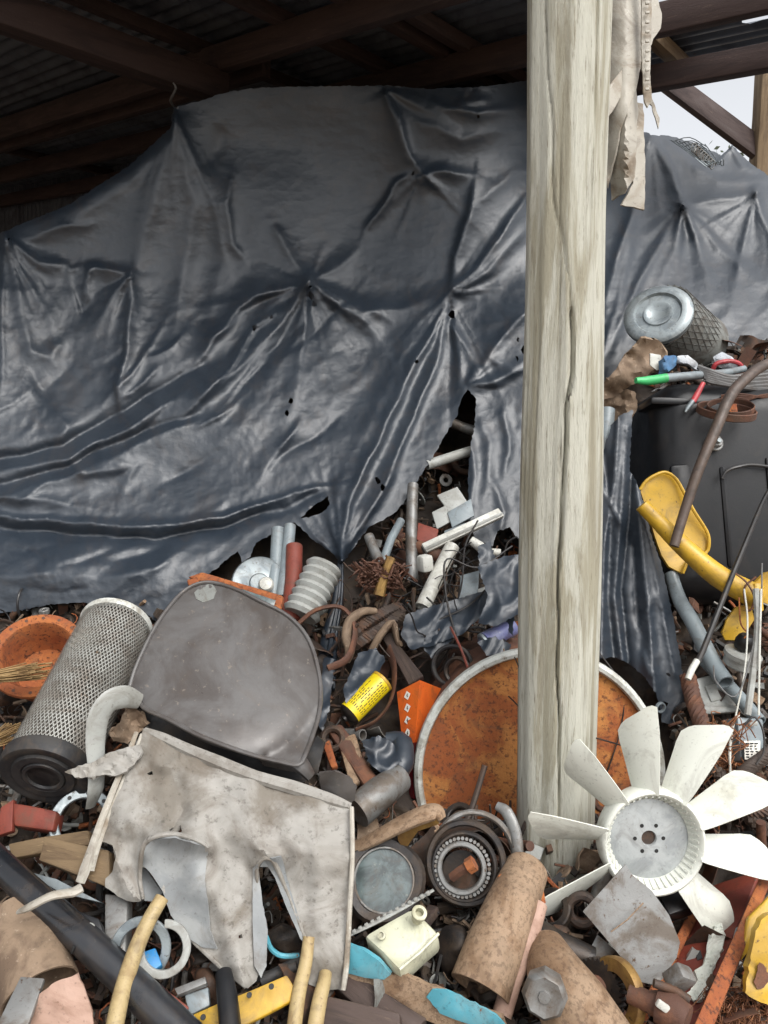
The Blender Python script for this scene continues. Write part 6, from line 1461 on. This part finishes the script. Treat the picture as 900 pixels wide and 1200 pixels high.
PRO = [
 (lambda m: T_(m, [(0, 0, 0), (.004, 0, .08), (0, .002, .17)], .009, seg=10), RUSTB, 'rusty_bar', 'short round rusty bar lying loose in the scrap', 'bar', 'short rusty bars lying in the scrap', 22),
 (lambda m: T_(m, [(0, 0, 0), (0, 0, .12)], .015, seg=16, hollow=.22), STEEL, 'pipe_stub', 'short dull steel pipe stub lying loose in the scrap', 'pipe', 'dull steel pipe stubs in the scrap', 14),
 (lambda m: T_(m, [(0, 0, 0), (.0, .01, .07), (.03, .03, .12), (.08, .035, .13)], .012, seg=12, sm=4, hollow=.2), RUSTD, 'bent_pipe', 'bent dark rusty pipe elbow lying loose in the scrap', 'pipe', 'bent rusty pipe elbows in the scrap', 10),
 (lambda m: m.ring((450, 600, 1.0), (0, 0, 1), .035 * px, .022 * px, .014 * px, 30, 2), OILY, 'dark_ring', 'oily dark metal ring lying loose in the scrap', 'ring', 'oily dark rings in the scrap', 14),
 (lambda m: m.ring((450, 600, 1.0), (0, 0, 1), .03 * px, .017 * px, .005 * px, 28, 1), RUSTB, 'rusty_washer', 'flat rusty washer lying loose in the scrap', 'washer', 'rusty washers in the scrap', 12),
 (lambda m: (T_(m, [(0, 0, 0), (0, 0, .07)], .007, seg=10), T_(m, [(0, 0, .07), (0, 0, .082)], .0135, seg=6)), RUSTD, 'old_bolt', 'old hexagon bolt lying loose in the scrap', 'bolt', 'old hexagon bolts in the scrap', 16),
 (lambda m: m.ring((450, 600, 1.0), (0, 0, 1), .019 * px, .009 * px, .016 * px, 6, 1), STEEL, 'steel_nut', 'large steel nut lying loose in the scrap', 'nut', 'large nuts in the scrap', 12),
 (lambda m: bentplate(m, .14, .09, 1.2, seed=2), RUSTD, 'dark_plate', 'bent dark steel plate lying loose in the scrap', 'plate', 'bent dark plates in the scrap', 20),
 (lambda m: bentplate(m, .16, .06, 2.2, seed=5), RUSTB, 'rusty_strip', 'curled rusty sheet strip lying loose in the scrap', 'strip', 'curled rusty strips in the scrap', 18),
 (lambda m: bentplate(m, .10, .08, .4, seed=8), GRUBBY, 'grey_plate', 'grubby grey painted plate lying loose in the scrap', 'plate', 'grubby grey plates in the scrap', 12),
 (lambda m: angle(m, .16, .032, .004), RUSTB, 'rusty_angle', 'rusty angle iron offcut lying loose in the scrap', 'angle iron', 'rusty angle iron offcuts in the scrap', 14),
 (lambda m: lump(m, .042, 1), RUSTD, 'rusty_casting', 'lumpy dark broken casting lying loose in the scrap', 'casting', 'broken castings in the scrap', 18),
 (lambda m: lump(m, .035, 4, (1, .6, .9)), OILY, 'oily_lump', 'oily black lump of metal lying loose in the scrap', 'lump', 'oily metal lumps in the scrap', 14),
 (lambda m: T_(m, [(.05 * math.cos(t * .45), .05 * math.sin(t * .45) * .8, .004 * t) for t in range(13)], .004, seg=8, sm=2), CABLE, 'cable_loop', 'loop of black cable lying loose in the scrap', 'cable', 'black cable loops in the scrap', 14),
 (lambda m: T_(m, [(.06 * math.cos(t * .4) + .004 * math.sin(t * 2), .045 * math.sin(t * .4), .003 * t) for t in range(11)], .006, seg=8, sm=2), BLKR, 'rubber_hose', 'curved black rubber hose lying loose in the scrap', 'hose', 'black rubber hoses in the scrap', 12),
 (lambda m: (m.ring((450, 600, 1.0), (0, 0, 1), .03 * px, .012 * px, .012 * px, 24, 1), [m.box((450 + .03 * px * math.cos(k * .5236), 600 + .03 * px * math.sin(k * .5236), 1.0), (.009 * px, .009 * px, .011 * px), (0, 0, -30 * k), .6) for k in range(12)]), RUSTD, 'small_gear', 'small dark toothed gear lying loose in the scrap', 'gear', 'small dark gears in the scrap', 8),
 (lambda m: T_(m, [(.012 * math.cos(t * .9), .012 * math.sin(t * .9), .0016 * t) for t in range(60)], .0022, seg=6), RUSTB, 'rusty_spring', 'small rusty coil spring lying loose in the scrap', 'spring', 'small rusty springs in the scrap', 8),
 (lambda m: bentplate(m, .09, .05, .8, seed=11), CARD, 'brown_shard', 'muddy brown shard lying loose in the scrap', 'shard', 'muddy brown shards in the scrap', 16),
 (lambda m: T_(m, [(0, 0, 0), (.01, .01, .09), (.0, .03, .2), (.02, .03, .3)], .0055, seg=8, sm=4), RUSTD, 'long_rod', 'long thin dark rod lying loose in the scrap', 'rod', 'long thin rods in the scrap', 16),
 (lambda m: m.box((450, 600, 1.0), (.13 * px, .028 * px, .018 * px), (0, 0, 0), 2, 2, 2), DKBW, 'wood_scrap', 'dark splintered wood scrap lying loose in the scrap', 'wood scrap', 'dark wood scraps in the scrap', 14),
]
def spot(rg, top=True):
    """a random photo point on the open heap"""
    while True:
        if top and rg.random() < .05: return rg.uniform(770, 950), rg.uniform(404, 462)
        u, v = rg.uniform(-60, 960), rg.uniform(470, 1230)
        if u < 420 and v < 700: continue
        if 420 <= u < 620 and v < 540: continue
        if 615 < u < 740 and v < 800: continue
        if u >= 720 and v < 690: continue
        if 452 < u < 548 and 780 < v < 945: continue
        if 790 < u < 880 and 1010 < v < 1120: continue
        if 400 < u < 470 and 770 < v < 860: continue
        if 485 < u < 790 and 750 < v < 955: continue
        if v < 900 and 500 < u < 770 and v > 770: continue
        return u, v
FILL = []
for fn, m_, name, label, cat, group, n in PRO:
    o = proto(fn, m_, name, label, cat, group)
    for i in range(int(n * 1.5)):
        c = o if i == 0 else o.copy()
        if i: COL.objects.link(c)
        u, v = spot(fr)
        c.location = P(u, v, float(dp(u, v)) + fr.uniform(-.01, .07))
        c.rotation_euler = (fr.uniform(0, 6.28), fr.uniform(0, 6.28), fr.uniform(0, 6.28))
        q = fr.uniform(.75, 1.25); c.scale = (q, q, q); FILL.append(c)

# the small stuff in between, far too much to count
MT = [RUSTB, RUSTD, OILY, STEEL, GRUBBY, EARTH, CARD, BLKR, RUSTO, LGREY, TAN]
WT = [6, 7, 6, 3, 3, 4, 3, 5, 1.6, 1.2, 1.6]
m = MB(); rg = random.Random(77)
for i in range(9500):
    u, v = spot(rg) if i % 5 else ((rg.uniform(940, 1150) if rg.random() < .6 else rg.uniform(-240, -30)), rg.uniform(700, 1240)); d = float(dp(u, v)) + rg.uniform(.01, .11); o = C(u, v, d)
    m.slot(rg.choices(range(len(MT)), WT)[0]); M = rotm((rg.uniform(0, 360), rg.uniform(0, 360), rg.uniform(0, 360))); k = rg.random()
    if k < .3:
        l, r = rg.uniform(.012, .05), rg.uniform(.0015, .006); m.tube([o - M[:, 2] * l, o + M[:, 0] * l * rg.uniform(-.2, .2), o + M[:, 2] * l], r, seg=6, px=False)
    elif k < .7:
        a, b, c = rg.uniform(.006, .032), rg.uniform(.004, .02), rg.uniform(.001, .008)
        pts = [np.array((sx * a * rg.uniform(.6, 1), sy * b * rg.uniform(.6, 1), sz * c)) for sx, sy, sz in ((-1, -1, -1), (1, -1, -1), (1, 1, -1), (-1, 1, -1), (-1, -1, 1), (1, -1, 1), (1, 1, 1), (-1, 1, 1))]
        m.add([o + M @ p for p in pts], pts, [(3, 2, 1, 0), (4, 5, 6, 7), (0, 1, 5, 4), (1, 2, 6, 5), (2, 3, 7, 6), (3, 0, 4, 7)])
    elif k < .82:
        m.ring((u, v, d), tuple(M[:, 2]), rg.uniform(4, 11), rg.uniform(2, 3.5), rg.uniform(1.5, 4), 12, .3)
    else:
        r = rg.uniform(.012, .035); a0 = rg.uniform(0, 6); pts = [o + M @ np.array((r * math.cos(a0 + t * .5) * (1 + .1 * t), r * math.sin(a0 + t * .5), r * .15 * t)) for t in range(rg.randint(4, 9))]
        m.tube(pts, rg.uniform(.0008, .0022), seg=5, px=False)
Vs = np.array(m.V) @ RCn.T + np.array(CAM); base = ((Vs[:, 0].min() + Vs[:, 0].max()) / 2, (Vs[:, 1].min() + Vs[:, 1].max()) / 2, Vs[:, 2].min())
o = link('scrap_bits', mesh_of('scrap_bits', m, MT, base)); o.location = base
tag(o, 'countless small bits of rusty metal, wire and plastic filling the gaps of the heap', 'scrap bits', kind='stuff')

# ------------------------------------------------------------------ keep the loose pieces the view shows; say where each lies
bpy.context.view_layer.update()
dg = bpy.context.evaluated_depsgraph_get()
def pix(p):
    c = RCn.T @ (np.array(p) - np.array(CAM)); return 450 + FPX * c[0] / -c[2], 600 + FPX * c[1] / c[2]
vis = []
for o in FILL:
    M = o.matrix_world; vs = o.data.vertices; n = 0; tot = 0
    for i in range(0, len(vs), max(1, len(vs) // 40)):
        w_ = M @ vs[i].co; u, v = pix(w_)
        tot += 1
        if not (0 < u < 900 and 0 < v < 1200): continue
        dr = w_ - CAM; L_ = dr.length; hit = S.ray_cast(dg, CAM, dr / L_, distance=L_ + .02)
        if hit[0] and hit[4].name == o.name: n += 1
    if n >= max(2, tot * .08): vis.append(o)
    else: bpy.data.objects.remove(o)
LMK = {'rusty_housing': 'rusty bell housing', 'mesh_air_filter': 'mesh air filter', 'seat_pad': 'dark seat pad', 'torn_seat_cover': 'torn pale cover', 'black_pipe': 'long black pipe', 'painted_strip': 'turquoise strip', 'plastic_reservoir': 'white reservoir', 'pale_strip': 'pale notched strip', 'lamp_ring': 'oval lamp housing', 'bronze_lever': 'bronze lever', 'roller_bearing': 'roller bearing', 'ring_segment': 'steel ring segment', 'flaking_pipe': 'wide tan pipe', 'pink_pipe': 'pink tube', 'cast_housing': 'brown cast housing', 'gear_wheel': 'big dark gear', 'brass_ring': 'brass ring', 'shaft_yoke': 'shaft yoke', 'rusty_channel': 'rusty channel', 'yellow_casing': 'yellow casing', 'dark_shaft': 'thick dark bar', 'brown_cylinder': 'big brown cylinder', 'yellow_angle': 'yellow angle', 'red_bracket': 'red oxide bracket', 'flange_ring': 'grey flange ring', 'red_pipe': 'red brown pipe', 'corrugated_hose': 'corrugated hose', 'pvc_trunking': 'white trunking', 'root_clump': 'root clump', 'c_shaped_hose': 'C shaped hose', 'yellow_spray_can': 'yellow spray can', 'orange_can': 'orange tin', 'blue_spray_can': 'blue spray can', 'cast_bracket': 'rusty cast bracket', 'dull_cylinder': 'dull grey cylinder', 'steel_drum': 'rusty drum', 'radiator_fan': 'white fan', 'bent_steel_plate': 'grey plate', 'switch_box': 'grey switch box', 'bent_grey_pipe': 'bent grey pipe', 'cable_gland': 'round grey cap', 'wire_tangle': 'wire tangle', 'grey_control_box': 'labelled grey box', 'yellow_bracket': 'yellow bracket', 'hanging_plastic': 'hanging plastic strip', 'wooden_pole': 'wooden pole', 'emblem_cover': 'black moulded cover', 'metal_band': 'curved metal band', 'bent_lug': 'pale brown lug', 'red_block': 'red oxide block', 'blue_block': 'bright blue block', 'hub_ring': 'small hub ring'}
pos = {}
for nm in LMK:
    o = bpy.data.objects.get(nm)
    if o is None: continue
    ps = []
    for q in [o] + list(o.children):
        if q.type == 'MESH': ps += [pix(q.matrix_world @ Vector(b)) for b in q.bound_box]
    ps = np.array(ps); pos[nm] = (ps[:, 0].min(), ps[:, 0].max(), ps[:, 1].min(), ps[:, 1].max())
used = set()
for o in vis:
    u, v = pix(o.matrix_world @ (sum((Vector(b) for b in o.bound_box), Vector()) / 8))
    desc = o['label'].split(' lying')[0].split(' loose')[0]
    near = []
    for nm, (a, b, c, d) in pos.items():
        dx = max(a - u, 0, u - b); dy = max(c - v, 0, v - d); near.append((math.hypot(dx, dy) + .1 * math.hypot(u - (a + b) / 2, v - (c + d) / 2), nm, (a + b) / 2, (c + d) / 2))
    near.sort(); done = None
    for _, nm, cu, cv in near[:3]:
        dx, dy = u - cu, v - cv
        wd = ('right of' if dx > 0 else 'left of') if abs(dx) > abs(dy) else ('below' if dy > 0 else 'above')
        lb = f'{desc} {wd} the {LMK[nm]}'
        if lb not in used: done = lb; break
    if not done:
        for k in range(2):
            lb = f'{desc} between the {LMK[near[k][1]]} and the {LMK[near[k + 1][1]]}'
            if lb not in used: done = lb; break
    if done: o['label'] = done; used.add(done)
